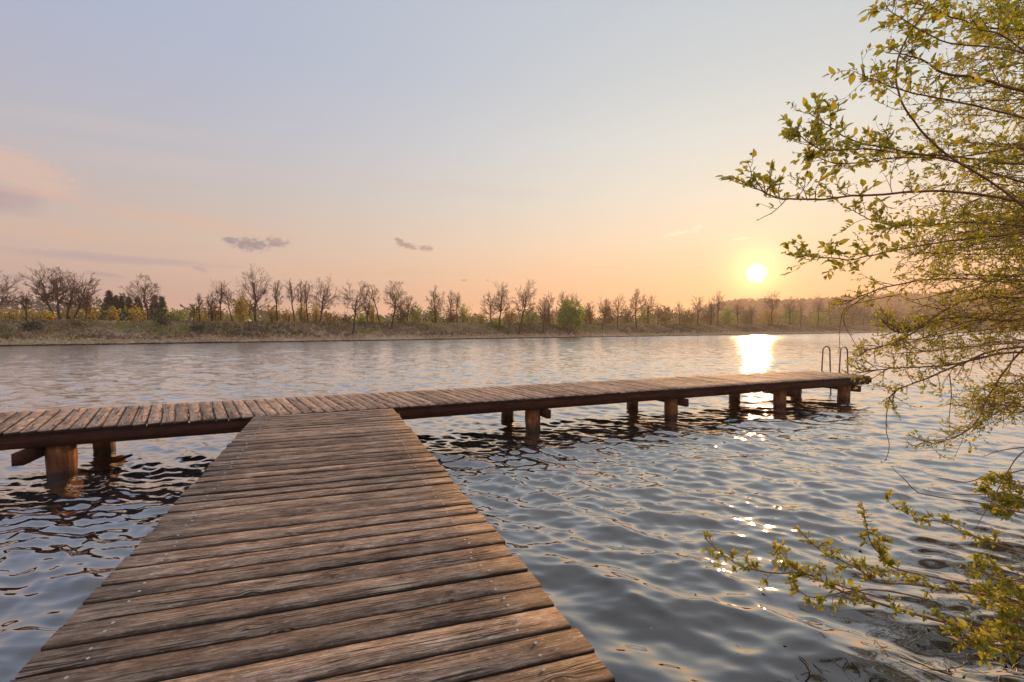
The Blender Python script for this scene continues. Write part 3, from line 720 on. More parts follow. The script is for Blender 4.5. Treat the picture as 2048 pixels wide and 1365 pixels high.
BT = [  # px, d inland, top y, crown x0, x1, slim, fork, label
 (-14, 11, 545, -62, 33, 0, .25, 'large bare tree cut by the left picture edge on the far bank'),
 (55, 12, 576, 44, 68, 1, .3, 'small slim bare tree between the left edge tree and the leaning wide tree'),
 (109, 11, 533, 60, 117, 0, .3, 'tall wide bare tree leaning left on the dike crest, first of the big left clump'),
 (123, 11.5, 532, 104, 142, 0, .35, 'tall bare tree with upright trunk in the middle of the big left clump'),
 (132, 13, 547, 122, 162, 0, .3, 'bare tree close behind the upright trunk of the big left clump'),
 (142, 11, 549, 142, 190, 0, .25, 'bare tree leaning right at the right side of the big left clump'),
 (173, 12.5, 588, 165, 183, 1, .35, 'thin young bare tree under the right side of the big left clump'),
 (299, 11, 550, 260, 323, 0, .3, 'round crowned bare tree standing alone in front of the dark spruces'),
 (387, 12, 604, 380, 395, 1, .3, 'low thin bare tree right of the spruces, first of the middle row'),
 (399, 12.5, 582, 391, 408, 1, .3, 'thin bare tree with a narrow pointed top beside the low thin tree'),
 (424, 13, 583, 408, 440, 0, .15, 'many stemmed bare tree with a low broad crown left of the yellow birch'),
 (443, 11.5, 554, 427, 460, 1, .35, 'slim tall bare tree left of the yellow birch'),
 (466, 11.5, 576, 447, 470, 1, .4, 'bare tree leaning left just beside the yellow birch'),
 (499, 3.6, 598, 490, 508, 1, .5, 'slender dark trunked bare tree rooted on the slope below the big round crown'),
 (511, 11, 537, 474, 546, 0, .25, 'biggest round crowned bare tree of the middle, tall above the grey cloud'),
 (557, 12, 552, 545, 570, 1, .3, 'narrow bare tree right of the biggest round crown'),
 (589, 11.5, 553, 572, 596, 1, .4, 'bare tree with thin straight trunk, second right of the biggest round crown'),
 (603, 11, 558, 590, 614, 1, .35, 'bare tree in front of the tall yellow willow'),
 (616, 12.5, 553, 604, 626, 1, .35, 'narrow bare tree right behind the tall yellow willow'),
 (638, 11, 558, 620, 675, 0, .3, 'wide bare tree with lopsided crown right of the tall yellow willow'),
 (705, 2.6, 562, 680, 742, 0, .38, 'forked bare tree rooted low on the slope near the water'),
 (735, 12, 600, 724, 748, 0, .3, 'small bare tree half hidden behind the forked slope tree'),
 (761, 10.8, 565, 736, 764, 1, .45, 'bare tree leaning left between the forked tree and the next slope tree'),
 (783, 4.2, 559, 766, 813, 0, .35, 'bare tree with dense round crown and straight trunk rooted on the slope'),
 (815, 13, 592, 798, 838, 0, .25, 'low bushy bare tree just right of the dense round crown on the slope'),
 (875, 12, 573, 856, 892, 0, .25, 'bare tree with a dark clump in its crown in the middle gap'),
 (900, 12, 575, 889, 911, 1, .3, 'slim bare tree in the pair right of the dark clumped crown'),
 (915, 12, 580, 907, 925, 1, .4, 'thinner right hand tree of the pair beside the dark clumped crown'),
 (984, 12, 585, 962, 1000, 0, .25, 'short spreading bare tree at the left of the centre pair'),
 (998, 3.2, 565, 985, 1025, 0, .35, 'tall bare tree with its foot near the water, left of the ivy grown one'),
 (1037, 2.2, 562, 1024, 1072, 0, .35, 'tall bare tree with dark ivy round its trunk near the water'),
 (1086, 2.2, 595, 1072, 1100, 0, .4, 'short bare tree rooted at the waterline left of the green birch'),
 (1099, 12, 585, 1084, 1112, 0, .35, 'bare tree with dense reddish crown left of the green birch'),
 (1116, 12, 579, 1110, 1138, 1, .45, 'bare tree with thin trunk bending right just behind the green birch'),
 (1140, 12.5, 588, 1126, 1160, 0, .4, 'bare dark top standing behind the green birch'),
 (1178, 14, 602, 1168, 1190, 0, .3, 'small reddish bare tree right of the green birch'),
 (1205, 3.6, 596, 1190, 1226, 0, .4, 'bare tree with broad flat crown on the slope right of the green birch'),
 (1235, 3.6, 582, 1224, 1252, 1, .35, 'narrow bare tree on the slope, left of the tallest one towards the sun'),
 (1273, 4.2, 577, 1258, 1292, 0, .4, 'tall bare tree with clean trunk and fan crown midway between birch and sun'),
 (1297, 11.5, 588, 1285, 1312, 0, .35, 'bare tree close right of the clean trunked fan crown'),
 (1315, 13, 603, 1306, 1324, 1, .3, 'low slim bare tree at the end of the close row before the gap'),
 (1358, 5.8, 603, 1348, 1368, 1, .5, 'small thin bare tree alone in the gap left of the sun'),
 (1396, 5.6, 591, 1384, 1410, 0, .42, 'bare tree with compact round crown left of the pair beside the hill'),
 (1421, 6.0, 596, 1413, 1428, 1, .4, 'thin bare tree left of the tall round crown beside the hill'),
 (1435, 5.8, 581, 1422, 1450, 0, .4, 'tall bare tree with round crown just left of the wooded hill'),
 (1476, 11, 601, 1465, 1487, 0, .35, 'bare tree in front of the hill left below the sun'),
 (1503, 11, 607, 1494, 1512, 1, .35, 'small slim bare tree right under the sun'),
 (1544, 11, 582, 1527, 1560, 0, .45, 'bare tree with spreading top rising over the hill right of the sun'),
 (1578, 12, 592, 1566, 1592, 0, .4, 'bare tree with loose crown over the hill, second right of the sun'),
 (1601, 12, 594, 1592, 1612, 1, .35, 'slim bare tree over the hill, third right of the sun'),
 (1633, 11, 590, 1622, 1646, 0, .4, 'bare tree left above the ladder on the far bank'),
 (1661, 12, 593, 1651, 1672, 1, .35, 'bare tree straight above the ladder on the far bank'),
 (1706, 11, 600, 1692, 1720, 0, .3, 'bare tree behind the left tips of the overhanging shrub'),
 (1726, 12, 603, 1714, 1740, 0, .3, 'bare tree with low crown seen through the overhanging shrub'),
 (1785, 12, 606, 1770, 1800, 0, .3, 'bare tree deep behind the leaves of the overhanging shrub'),
 (1850, 12, 606, 1836, 1866, 0, .3, 'rightmost bare tree behind the leaves of the overhanging shrub'),
]
for i, (px, d, top, x0, x1, sl_, fk, lab) in enumerate(BT):
    place_tree('bare_tree', px, d, top, x0, x1, lab, 100 + i, slim=bool(sl_), fork=fk, dens=1.0 if x1 - x0 > 30 else .85)
place_tree('birch_tree', 482, 1.8, 584, 470, 496, 'yellow green birch with white stem rooted low on the far slope', 401, slim=True, fork=.3, leaf=LEAF_YEL, nleaf=1300, bark=BIRCHBARK, group='leafing birches on the far slope', lsz=.2)
place_tree('birch_tree', 1139, 2.6, 600, 1113, 1168, 'fresh green bushy birch with pale stem on the far slope, brightest green crown there', 402, fork=.12, leaf=LEAF_GRN, nleaf=4200, bark=BIRCHBARK, group='leafing birches on the far slope', lsz=.34)

def spruce(px, d, top, wpx, label, seed):
    q, s = bank_point(px, d); q[2] = 1.6
    H = at(px, top, q[1])[2] - 1.6; Wd = wpx / F * q[1]
    root = empty('spruce_tree', q, label, 'tree', 'dark spruces behind the far bank')
    g = np.random.default_rng(seed); tr, fo = MB(), MB()
    tr.tube([(0, 0, 0), (0, 0, H * .6), (0, 0, H)], [.2, .12, .03], 6)
    B, Dd, L = [], [], []
    for k in range(34):
        q_ = k / 34; z = H * (.12 + .88 * q_); r = Wd / 2 * (1 - q_) ** .8 * g.uniform(.7, 1.15) + .12
        for j in range(9):
            a = g.random() * 6.283; dd = np.array([math.cos(a), math.sin(a), -.35 + .25 * q_])
            for w in (.25, .55, .85):
                for e in range(3):
                    B.append(np.array([0, 0, z]) + dd * r * w + g.normal(0, .1, 3)); Dd.append(dd + g.normal(0, .5, 3)); L.append(r * .38 + .16)
    n = len(B); L = np.array(L)
    fo.leaves(np.array(B), np.array(Dd), g.normal(0, .4, (n, 3)) + np.array([0, 0, 1]), L, L * .45, g.random(n), simple=True)
    tr.build('trunk', BARK, root); fo.build('crown', SPRUCE, root)
for i, a in enumerate([(220, 42, 581, 30, 'tallest broad dark spruce left of the round crowned bare tree'), (234, 44, 591, 14, 'narrow dark spruce directly right of the tallest spruce'), (245, 42, 592, 17, 'pointed dark spruce, third of the spruce row'),
    (259, 44, 594, 15, 'slim dark spruce just left of the round crowned bare tree'), (277, 46, 594, 22, 'dark spruce behind the left branches of the round crowned bare tree'), (311, 46, 590, 24, 'dark spruce behind the right branches of the round crowned bare tree'), (325, 43, 593, 22, 'ragged dark spruce at the right end of the spruce row')]):
    spruce(*a, 600 + i)

def shrub(px, d, top, wpx, mat, label, seed, n=None):
    q, s = bank_point(px, d); z = float(prof(d)) - .05; q[2] = z
    H = max(.8, at(px, top, q[1])[2] - z); Wd = wpx / F * q[1]
    root = empty('shrub', q, label, 'shrub', 'shrubs along the far bank')
    g = np.random.default_rng(seed); st, fo = MB(), MB()
    tips = []
    for k in range(14):
        a = g.random() * 6.283; r = Wd / 2 * math.sqrt(g.random()) * .9; h = H * (1 - .35 * (2 * r / Wd) ** 2) * g.uniform(.75, 1.0)
        p = np.array([math.cos(a) * r, math.sin(a) * r, h]); b = p * np.array([.2, .2, 0]); mdl = b * .4 + p * .6 + np.array([0, 0, .1 * H])
        ctr = [b, b * .6 + mdl * .4, mdl, p]; st.tube(ctr, [.05, .04, .03, .015], 3)
        for w in (.45, .6, .75, .9, 1.0): tips.append(b + (p - b) * w + g.normal(0, .15, 3))
    tips = np.array(tips); n = n or int(420 * min(3.0, max(.6, Wd * H / 9)))
    i = g.integers(0, len(tips), n)
    b = tips[i] + g.normal(0, 1, (n, 3)) * np.array([Wd * .09 + .1, Wd * .09 + .1, H * .07 + .08]); b[:, 2] = np.maximum(b[:, 2], .1)
    sz = .14 + .0011 * q[1]
    fo.leaves(b, g.normal(0, 1, (n, 3)), g.normal(0, 1, (n, 3)), sz * (.8 + .8 * g.random(n)), sz * .7 * (.8 + .6 * g.random(n)), g.random(n), simple=True)
    st.build('stems', TWIG, root); fo.build('foliage', mat, root)
Y_, O_, G_, B_, K_ = LEAF_YEL, LEAF_ORG, LEAF_GRN, LEAF_OLV, LEAF_DRK
SH = [(20, 17, 617, 34, Y_, 'yellow shrub behind the dike under the tree at the left edge'),
 (62, 17, 619, 46, Y_, 'wide yellow shrub under the small slim tree left of the big clump'),
 (101, 8.0, 637, 14, Y_, 'little yellow bush on the dike crest before the left leaning trunk'),
 (150, 18, 612, 44, O_, 'orange brown bush behind the trunks of the big left clump'),
 (183, 17, 609, 24, Y_, 'bright yellow bush at the right end of the big left clump'),
 (206, 20, 616, 24, K_, 'dark green bush below the tallest spruce'),
 (226, 19, 614, 20, Y_, 'yellowish bush in front of the spruce row'),
 (274, 16, 613, 32, Y_, 'round yellow bush left of the trunk of the round crowned bare tree'),
 (318, 19, 616, 34, K_, 'dark green bush right of the round crowned bare tree'),
 (352, 20, 619, 36, G_, 'pale green low bush between spruces and the first thin trees'),
 (400, 18, 617, 34, Y_, 'yellow brown bush at the feet of the first thin trees'),
 (430, 18, 612, 34, O_, 'brownish budding bush behind the many stemmed tree'),
 (546, 17, 615, 34, O_, 'orange bush right of the biggest round crown trunk'),
 (577, 18, 617, 28, O_, 'dull orange bush under the thin straight trunks'),
 (608, 15, 602, 30, Y_, 'tall bright yellow willow bush in the middle of the left row'),
 (632, 17, 606, 20, Y_, 'yellow bush at the foot of the wide lopsided tree'),
 (660, 18, 620, 36, O_, 'orange brown bush right of the wide lopsided tree'),
 (692, 19, 625, 26, B_, 'olive bush left behind the forked slope tree'),
 (722, 19, 620, 28, G_, 'pale green bush right behind the forked slope tree'),
 (746, 18, 603, 18, Y_, 'yellow green bush right of the small hidden tree'),
 (800, 18, 612, 40, B_, 'olive brown thicket right of the dense round crown'),
 (836, 18, 612, 34, G_, 'soft green bush in the low middle gap'),
 (868, 17, 610, 34, G_, 'green bush under the dark clumped crown'),
 (900, 18, 614, 34, B_, 'olive bush below the slim pair of trees'),
 (930, 19, 610, 34, G_, 'green bush right of the slim pair of trees'),
 (962, 12, 626, 20, Y_, 'yellow bush on the crest left of the centre pair'),
 (995, 5, 648, 24, G_, 'low green bush on the slope at the foot of the centre tree'),
 (1020, 18, 612, 26, O_, 'yellow orange bush between the two centre trees'),
 (1060, 18, 612, 36, G_, 'yellow green bush right of the ivy grown tree'),
 (1093, 19, 616, 30, B_, 'olive thicket left of the green birch'),
 (1172, 17, 612, 30, G_, 'green bush right of the green birch'),
 (1182, 15, 622, 16, O_, 'small reddish orange bush beside the green birch'),
 (1215, 18, 614, 40, B_, 'olive thicket behind the broad flat crown'),
 (1255, 18, 611, 40, B_, 'olive thicket left behind the clean trunked fan crown'),
 (1292, 18, 612, 36, G_, 'greenish thicket right behind the clean trunked fan crown'),
 (1330, 19, 613, 44, B_, 'brown olive thicket before the gap tree'),
 (1375, 19, 615, 46, B_, 'olive thicket between the gap tree and the compact crown'),
 (1416, 18, 613, 40, B_, 'olive thicket behind the pair beside the hill'),
 (1455, 18, 616, 36, G_, 'green thicket left below the sun'),
 (1494, 18, 618, 44, B_, 'olive thicket straight below the sun'),
 (1535, 18, 616, 40, O_, 'orange brown thicket right below the sun'),
 (1583, 16, 613, 34, G_, 'yellow green bush right of the sun rays on the far bank'),
 (1640, 17, 622, 40, G_, 'pale green bush above the ladder on the far bank'),
 (1690, 18, 616, 50, B_, 'olive thicket left behind the overhanging shrub'),
 (1760, 18, 618, 70, B_, 'wide olive thicket behind the overhanging shrub'),
 (1850, 18, 618, 80, B_, 'rightmost olive thicket behind the overhanging shrub'),
 (62, 4.2, 655, 34, K_, 'dark green bramble on the slope at the far left'),
 (160, 5.0, 645, 60, B_, 'brown green bramble at the slope top below the big left clump'),
 (395, 3.6, 656, 26, K_, 'small green bramble on the slope left of the yellow birch'),
 (325, 5.2, 650, 24, K_, 'green bramble near the slope top right of the round crowned tree'),
]
for i, (px, d, top, w, mat, lab) in enumerate(SH): shrub(px, d, top, w, mat, lab, 800 + i)
# dark ivy and dense clumps inside two crowns are part of the undergrowth mass
def undergrowth():
    mb = MB(); g = np.random.default_rng(44); n = 42000
    s = -60 + 560 * g.random(n) ** 1.3; d = 20 + 55 * g.random(n)
    base = W0 + bu * s[:, None] + bn * d[:, None]
    top = 1.7 + 1.0 * np.sin(s * .12) * np.sin(s * .043 + 1) + .9 * np.sin(s * .37 + d * .2) + .022 * (d - 20) + .005 * np.maximum(s, 0)
    base[:, 2] = 1.5 + top * g.random(n) ** .8
    r_ = np.clip(.5 + .4 * np.sin(s * .17 + d * .3) + g.normal(0, .2, n), 0, 1)
    L = .4 + .5 * g.random(n)
    mb.leaves(base, g.normal(0, 1, (n, 3)) + np.array([0, 0, .5]), g.normal(0, 1, (n, 3)), L, L * .5, r_, simple=True)
    o = mb.build('undergrowth', leaf_mat('thicket', [(0, '#4c4a30'), (.35, '#70703a'), (.6, '#7c7440'), (1, '#98963f')], .45)); tag(o, kind='stuff')
    # far wood closing the horizon
    mb = MB(); n = 26000
    a = np.radians(-62 + 120 * g.random(n)); r = 300 + 130 * g.random(n)
    x, y = r * np.sin(a), r * np.cos(a)
    hh = 9 + 2.5 * np.sin(a * 23) + 2 * np.sin(a * 61 + 1) + 1.5 * np.sin(a * 140)
    hh = hh + np.where(a < -.45, 5 * np.clip((-a - .45) / .25, 0, 1), 0)
    base = np.stack([x, y, 1 + hh * g.random(n) ** .7], 1)
    L = 1.5 + 1.5 * g.random(n)
    mb.leaves(base, g.normal(0, 1, (n, 3)) + np.array([0, 0, .6]), g.normal(0, 1, (n, 3)), L, L * .55, g.random(n), simple=True)
    o = mb.build('distant_wood', leaf_mat('distant_wood', [(0, '#262b20'), (.5, '#3b3d2a'), (1, '#524c34')], .3)); tag(o, kind='stuff')
undergrowth()

# wooded hill on the right, far behind
def hill():
    g = np.random.default_rng(9)
    mb = MB(); na, nr = 260, 22
    A_ = np.radians(np.linspace(18, 62, na)); Rr = np.linspace(560, 820, nr)
    env = np.interp(np.degrees(A_), [18, 21, 24, 27, 31, 35, 40, 45, 52, 62], [0, 14, 30, 36, 33, 34, 37, 34, 40, 36])
    vs = []
    for i, a in enumerate(A_):
        for j, r in enumerate(Rr):
            q = math.sin(min(1, j / 12) * math.pi / 2)
            z = 1 + env[i] * q + (1.6 * math.sin(i * .9 + j) + 1.3 * math.sin(i * 2.3 + j * 1.7) + g.normal(0, .8)) * q
            vs.append((r * math.sin(a), r * math.cos(a), z))
    mb.add(vs, [(i * nr + j, i * nr + j + 1, (i + 1) * nr + j + 1, (i + 1) * nr + j) for i in range(na - 1) for j in range(nr - 1)])
    tag(mb.build('hill', simple_mat('wooded_hill', '#3a3a2c', '#55503a', .08, .95, .6)), kind='structure')
    mb = MB(); n = 9000; i = g.integers(0, na, n); rr = 560 + 170 * g.random(n); a = A_[i] + g.normal(0, .002, n)
    j = np.clip((rr - 560) / (820 - 560) * (nr - 1), 0, 12); z = 1 + env[i] * np.sin(np.minimum(1, j / 12) * math.pi / 2)
    base = np.stack([rr * np.sin(a), rr * np.cos(a), z + 3.5 * g.random(n)], 1)
    L = 2.5 + 2.5 * g.random(n)
    mb.leaves(base, g.normal(0, 1, (n, 3)) + np.array([0, 0, 1.0]), g.normal(0, 1, (n, 3)), L, L * .7, g.random(n), simple=True)
    tag(mb.build('hill_wood', leaf_mat('hill_wood', [(0, '#33301f'), (1, '#5c5238')], .3)), kind='stuff')
hill()

# small white roofs beyond the dike
def pavilion(px, top, w, label):
    q, s = bank_point(px, 30); q[2] = 1.6
    root = empty('pavilion', q, label, 'pavilion')
    Wd = w / F * q[1]; Ht = at(px, top, q[1])[2] - 1.6
    mb = MB(); h = Ht * .60
    e = [(-Wd / 2, -Wd / 2, h), (Wd / 2, -Wd / 2, h), (Wd / 2, Wd / 2, h), (-Wd / 2, Wd / 2, h)]
    mb.add(e + [(x * .12, y * .12, Ht) for x, y, _ in e] + [(x, y, h - .12) for x, y, _ in e], [(0, 1, 5, 4), (1, 2, 6, 5), (2, 3, 7, 6), (3, 0, 4, 7), (4, 5, 6, 7), (0, 8, 9, 1), (1, 9, 10, 2), (2, 10, 11, 3), (3, 11, 8, 0)])
    mb.build('roof', WHITE, root)
    for x, y, _ in e:
        mb = MB(); mb.tube([(x * .94, y * .94, 0), (x * .94, y * .94, h)], .05, 6); mb.build('leg', WHITE, root)
pavilion(492, 634.5, 17, 'small white tent roof beyond the dike beside the yellow birch')

# ------------------------------------------------------------------ near shore (behind and right of the viewer)
def near_shore():
    mb = MB()
    line = [(-60, -16), (-25, -8), (-9, -4.2), (-3, -2.6), (0, -1.9), (1.6, -.7), (2.6, .6), (3.7, 2.0), (5.6, 4.0), (9.5, 7.4), (16, 12.5), (30, 22), (70, 42), (160, 78)]
    line = np.array(line, float)
    tt = np.linspace(0, len(line) - 1, 240); ln = np.stack([np.interp(tt, np.arange(len(line)), line[:, k]) for k in (0, 1)], 1)
    tg = np.gradient(ln, axis=0); nr = np.stack([tg[:, 1], -tg[:, 0]], 1); nr /= np.linalg.norm(nr, axis=1)[:, None]
    ds = [-.5, 0, .3, .8, 1.6, 3, 6, 12, 30, 60]; zs = [-.5, -.05, .12, .3, .42, .5, .6, .8, 1.0, 1.2]
    g = np.random.default_rng(2); vs = []
    for i in range(len(ln)):
        for d, z in zip(ds, zs):
            p = ln[i] + nr[i] * d; vs.append((p[0], p[1], z + (g.normal(0, .04) if 0 < d < 20 else 0)))
    m = len(ds)
    mb.add(vs, [(i * m + j, (i + 1) * m + j, (i + 1) * m + j + 1, i * m + j + 1)[::-1] for i in range(len(ln) - 1) for j in range(m - 1)])
    tag(mb.build('ground', simple_mat('shore_soil', '#2c2318', '#4d4526', 2.0, .95, .6)), kind='structure')
near_shore()

# ------------------------------------------------------------------ overhanging shrubs on the right
def smoothline(pts, n):
    pts = np.asarray(pts, float)
    P = np.concatenate([[2 * pts[0] - pts[1]], pts, [2 * pts[-1] - pts[-2]]]); out = []
    m = len(pts) - 1
    for k in range(n):
        x = k / (n - 1) * m; i = min(int(x), m - 1); t_ = x - i
        a, b, c, d = P[i], P[i + 1], P[i + 2], P[i + 3]
        out.append(.5 * ((2 * b) + (c - a) * t_ + (2 * a - 5 * b + 4 * c - d) * t_ ** 2 + (3 * b - a - 3 * c + d) * t_ ** 3))
    return np.array(out)
class Bush:
    def __init__(s, name, root_xy, label, leafmat, group=None):
        s.o = np.array([root_xy[0], root_xy[1], .3]); s.root = empty(name, s.o, label, 'shrub', group); s.leafmat = leafmat
    def limb(s, pts, r0, r1, seed, leaf, tw_every=.16, tw_len=.25, start=.15, sub=True, droop=.0, flat=.6, dens=1.0, simple=False, pair=True, tipbunch=4, lsd=.5):
        """one main branch with its side twigs (one mesh) and the leaves on them (one mesh)"""
        g = np.random.default_rng(seed)
        pts = np.asarray(pts, float); Ltot = np.linalg.norm(np.diff(pts, axis=0), axis=1).sum()
        n = max(10, int(Ltot / .05)); P = smoothline(pts, n)
        wob = np.cumsum(g.normal(0, .0018, (n, 3)), axis=0); wob -= np.linspace(0, 1, n)[:, None] * wob[-1]; P = P + wob
        br = MB(); br.tube(P, np.linspace(r0, r1, n), 6)
        LB, LD = [], []
        def put_pair(p, d, big=1.0):
            ax = np.cross(d, g.normal(0, 1, 3)); ax /= np.linalg.norm(ax) + 1e-9
            for sgn in ((1, -1) if pair else (1,)):
                if g.random() > dens: continue
                LB.append(p); dd = d * g.uniform(.35, .9) + sgn * ax * g.uniform(.5, 1.0) + np.array([0, 0, g.uniform(-.25, .35)]); LD.append(np.append(dd, big))
        def twig(p, d, L, r, lev):
            k = 5; q = [p]; dd = d / (np.linalg.norm(d) + 1e-9)
            for _ in range(k):
                dd = dd + g.normal(0, .16, 3) + np.array([0, 0, .07 - droop]); dd /= np.linalg.norm(dd); q.append(q[-1] + dd * L / k)
            q = np.array(q); br.tube(q, np.linspace(r, r * .5, k + 1), 3 if lev else 4)
            for i in range(1, k + 1):
                if i > 1 or lev: put_pair(q[i], dd, .6 + .4 * g.random())
            for _ in range(tipbunch): 
                LB.append(q[-1]); LD.append(np.append(dd * .9 + g.normal(0, .5, 3), .75))
            if lev < 1 and sub:
                for i in range(1, k):
                    if g.random() < .6:
                        ax = np.cross(dd, g.normal(0, 1, 3)); ax /= np.linalg.norm(ax) + 1e-9
                        twig(q[i], dd * .8 + ax * .8, L * g.uniform(.3, .6), r * .6, lev + 1)
        x = start * Ltot
        while x < Ltot * .99:
            f_ = x / Ltot * (n - 1); i = min(int(f_), n - 2); p = P[i] + (P[i + 1] - P[i]) * (f_ - i); d = P[i + 1] - P[i]; d /= np.linalg.norm(d)
            w = g.normal(0, 1, 3); w[1] *= .8; ax = np.cross(d, w); ax /= np.linalg.norm(ax) + 1e-9
            twig(p, d * g.uniform(.5, 1.0) + ax * g.uniform(.6, 1.0), tw_len * g.uniform(.4, 1.25) * (1.0 - .45 * x / Ltot), max(r1, r0 * .35) * .75, 0)
            x += tw_every * g.uniform(.5, 1.4)
        twig(P[-1], P[-1] - P[-3], tw_len * .5, r1, 0)
        b = br.build('branch', STEM, s.root, off=s.o)
        LB = np.array(LB); LD = np.array(LD); m = len(LB)
        sz = np.minimum(leaf * LD[:, 3] * np.exp(g.normal(0, lsd * .6, m)), leaf * 2.0)
        fo = MB(); nr = g.normal(0, 1, (m, 3)) * flat + np.array([0, -.2, 1.0])
        fo.leaves(LB, LD[:, :3], nr, sz, sz * g.uniform(.42, .66, m), np.clip(g.normal(.5, .25, m), 0, 1), simple=simple)
        f_o = fo.build('foliage', s.leafmat, b, off=s.o)
        return b
def pxl(*pts):            # (px, py, distance along the view axis)
    return [at(*p) for p in pts]
# 1) broad-leaved shrub close on the right, its branches reaching in over the water
b1 = Bush('overhanging_shrub', (3.5, 1.7), 'tall shrub with broad young leaves reaching in from the upper right over the lake', LEAF_BIG)
T1 = np.array([3.5, 1.7, .3])
mb = MB(); mb.tube([T1 - b1.o, (-.05, .1, 1.0), (-.2, .2, 1.9), (-.25, .2, 2.8), (-.3, .3, 3.8)], [.07, .06, .05, .04, .02], 8); mb.build('trunk', STEM, b1.root)
for a in ((.25, .15), (-.2, -.2), (.1, .4)):
    mb = MB(); mb.tube([(a[0] * .2, a[1] * .2, -.05), (a[0], a[1], 1.0), (a[0] * 1.6, a[1] * 1.6, 2.2), (a[0] * 1.9, a[1] * 2, 3.4)], [.05, .04, .03, .015], 7); mb.build('trunk', STEM, b1.root)
K1 = dict(leaf=.024, tw_every=.07, tw_len=.19, dens=.34, tipbunch=2, lsd=.85)
main1 = [
 ([(2330, 470, 2.5), (2130, 425, 2.4), (1990, 396, 2.3), (1850, 384, 2.2), (1730, 392, 2.1), (1640, 401, 2.0), (1570, 400, 1.95), (1530, 385, 1.92), (1492, 368, 1.9)], .016, .0026, .35),
 ([(2320, 300, 2.6), (2100, 330, 2.4), (1950, 320, 2.3), (1830, 308, 2.2), (1740, 299, 2.1), (1665, 301, 2.05), (1632, 292, 2.0), (1602, 273, 1.98)], .012, .0026, .3),
 ([(2320, 340, 2.7), (2090, 300, 2.5), (1920, 318, 2.4), (1800, 318, 2.3), (1700, 332, 2.2), (1655, 325, 2.15), (1622, 308, 2.12)], .011, .0024, .35),
 ([(2330, 420, 2.6), (2100, 380, 2.5), (1930, 330, 2.35), (1800, 300, 2.25), (1720, 288, 2.15), (1668, 258, 2.1), (1620, 228, 2.06)], .012, .0024, .3),
 ([(2330, 280, 2.6), (2160, 215, 2.45), (2048, 186, 2.35), (1960, 160, 2.25), (1890, 148, 2.2), (1840, 120, 2.15), (1800, 108, 2.12)], .020, .0035, .3),
 ([(2300, 330, 2.3), (2100, 250, 2.2), (1960, 212, 2.1), (1860, 190, 2.05), (1790, 172, 2.0), (1752, 160, 1.98), (1725, 150, 1.96)], .010, .0022, .4),
 ([(2200, 620, 2.3), (2050, 420, 2.2), (1880, 300, 2.15), (1800, 200, 2.1), (1793, 120, 2.1), (1830, 50, 2.1), (1880, -5, 2.1), (1960, -70, 2.1)], .011, .003, .4),
 ([(2350, 560, 2.6), (2130, 470, 2.5), (1950, 447, 2.4), (1850, 452, 2.3), (1780, 450, 2.25), (1735, 440, 2.2), (1708, 422, 2.2)], .011, .0024, .3),
 ([(2350, 540, 2.5), (2130, 470, 2.4), (1960, 478, 2.3), (1850, 490, 2.2), (1750, 507, 2.15), (1690, 518, 2.1), (1640, 516, 2.05), (1608, 512, 2.03)], .011, .0024, .42),
 ([(2330, 60, 2.6), (2150, 60, 2.5), (2010, 60, 2.35), (1920, 40, 2.25), (1870, 22, 2.2), (1830, 8, 2.2)], .012, .003, .3),
 ([(2330, 180, 2.4), (2150, 130, 2.3), (2010, 100, 2.2), (1910, 90, 2.15), (1850, 70, 2.1), (1790, 30, 2.1), (1772, 12, 2.1)], .010, .002, .35),
 ([(2350, 250, 2.2), (2180, 190, 2.1), (2080, 130, 2.0), (2010, 80, 1.95), (1960, 60, 1.9)], .010, .003, .3),
]
for i, (pp, r0, r1, st) in enumerate(main1): b1.limb(pxl(*pp), r0 * .5, r1 * .75, 1000 + i, start=st, **K1)
# filling branches
g = np.random.default_rng(77)
ys = np.array([-40, 100, 150, 220, 290, 340, 400, 450, 520, 560]); xs = np.array([1900, 1890, 1870, 1810, 1770, 1780, 1800, 1800, 1830, 1850])
for i in range(56):
    y = g.uniform(-60, 560); xl = np.interp(y, ys, xs); x = xl + (2060 - xl) * g.random() ** 1.1
    Z = g.uniform(2.2, 3.3); ye = y + g.uniform(-90, 160)
    xm = (x + 2330) / 2
    b1.limb(pxl((2400, ye, Z + .3), (xm + 120, y + (ye - y) * .55 - 15, Z + .15), (xm - 60, y + (ye - y) * .2 - 15, Z + .05), (x, y, Z)), .006, .0016, 1100 + i, leaf=.021, tw_every=.085, tw_len=.28, start=.3, dens=.36, tipbunch=1, lsd=.85)

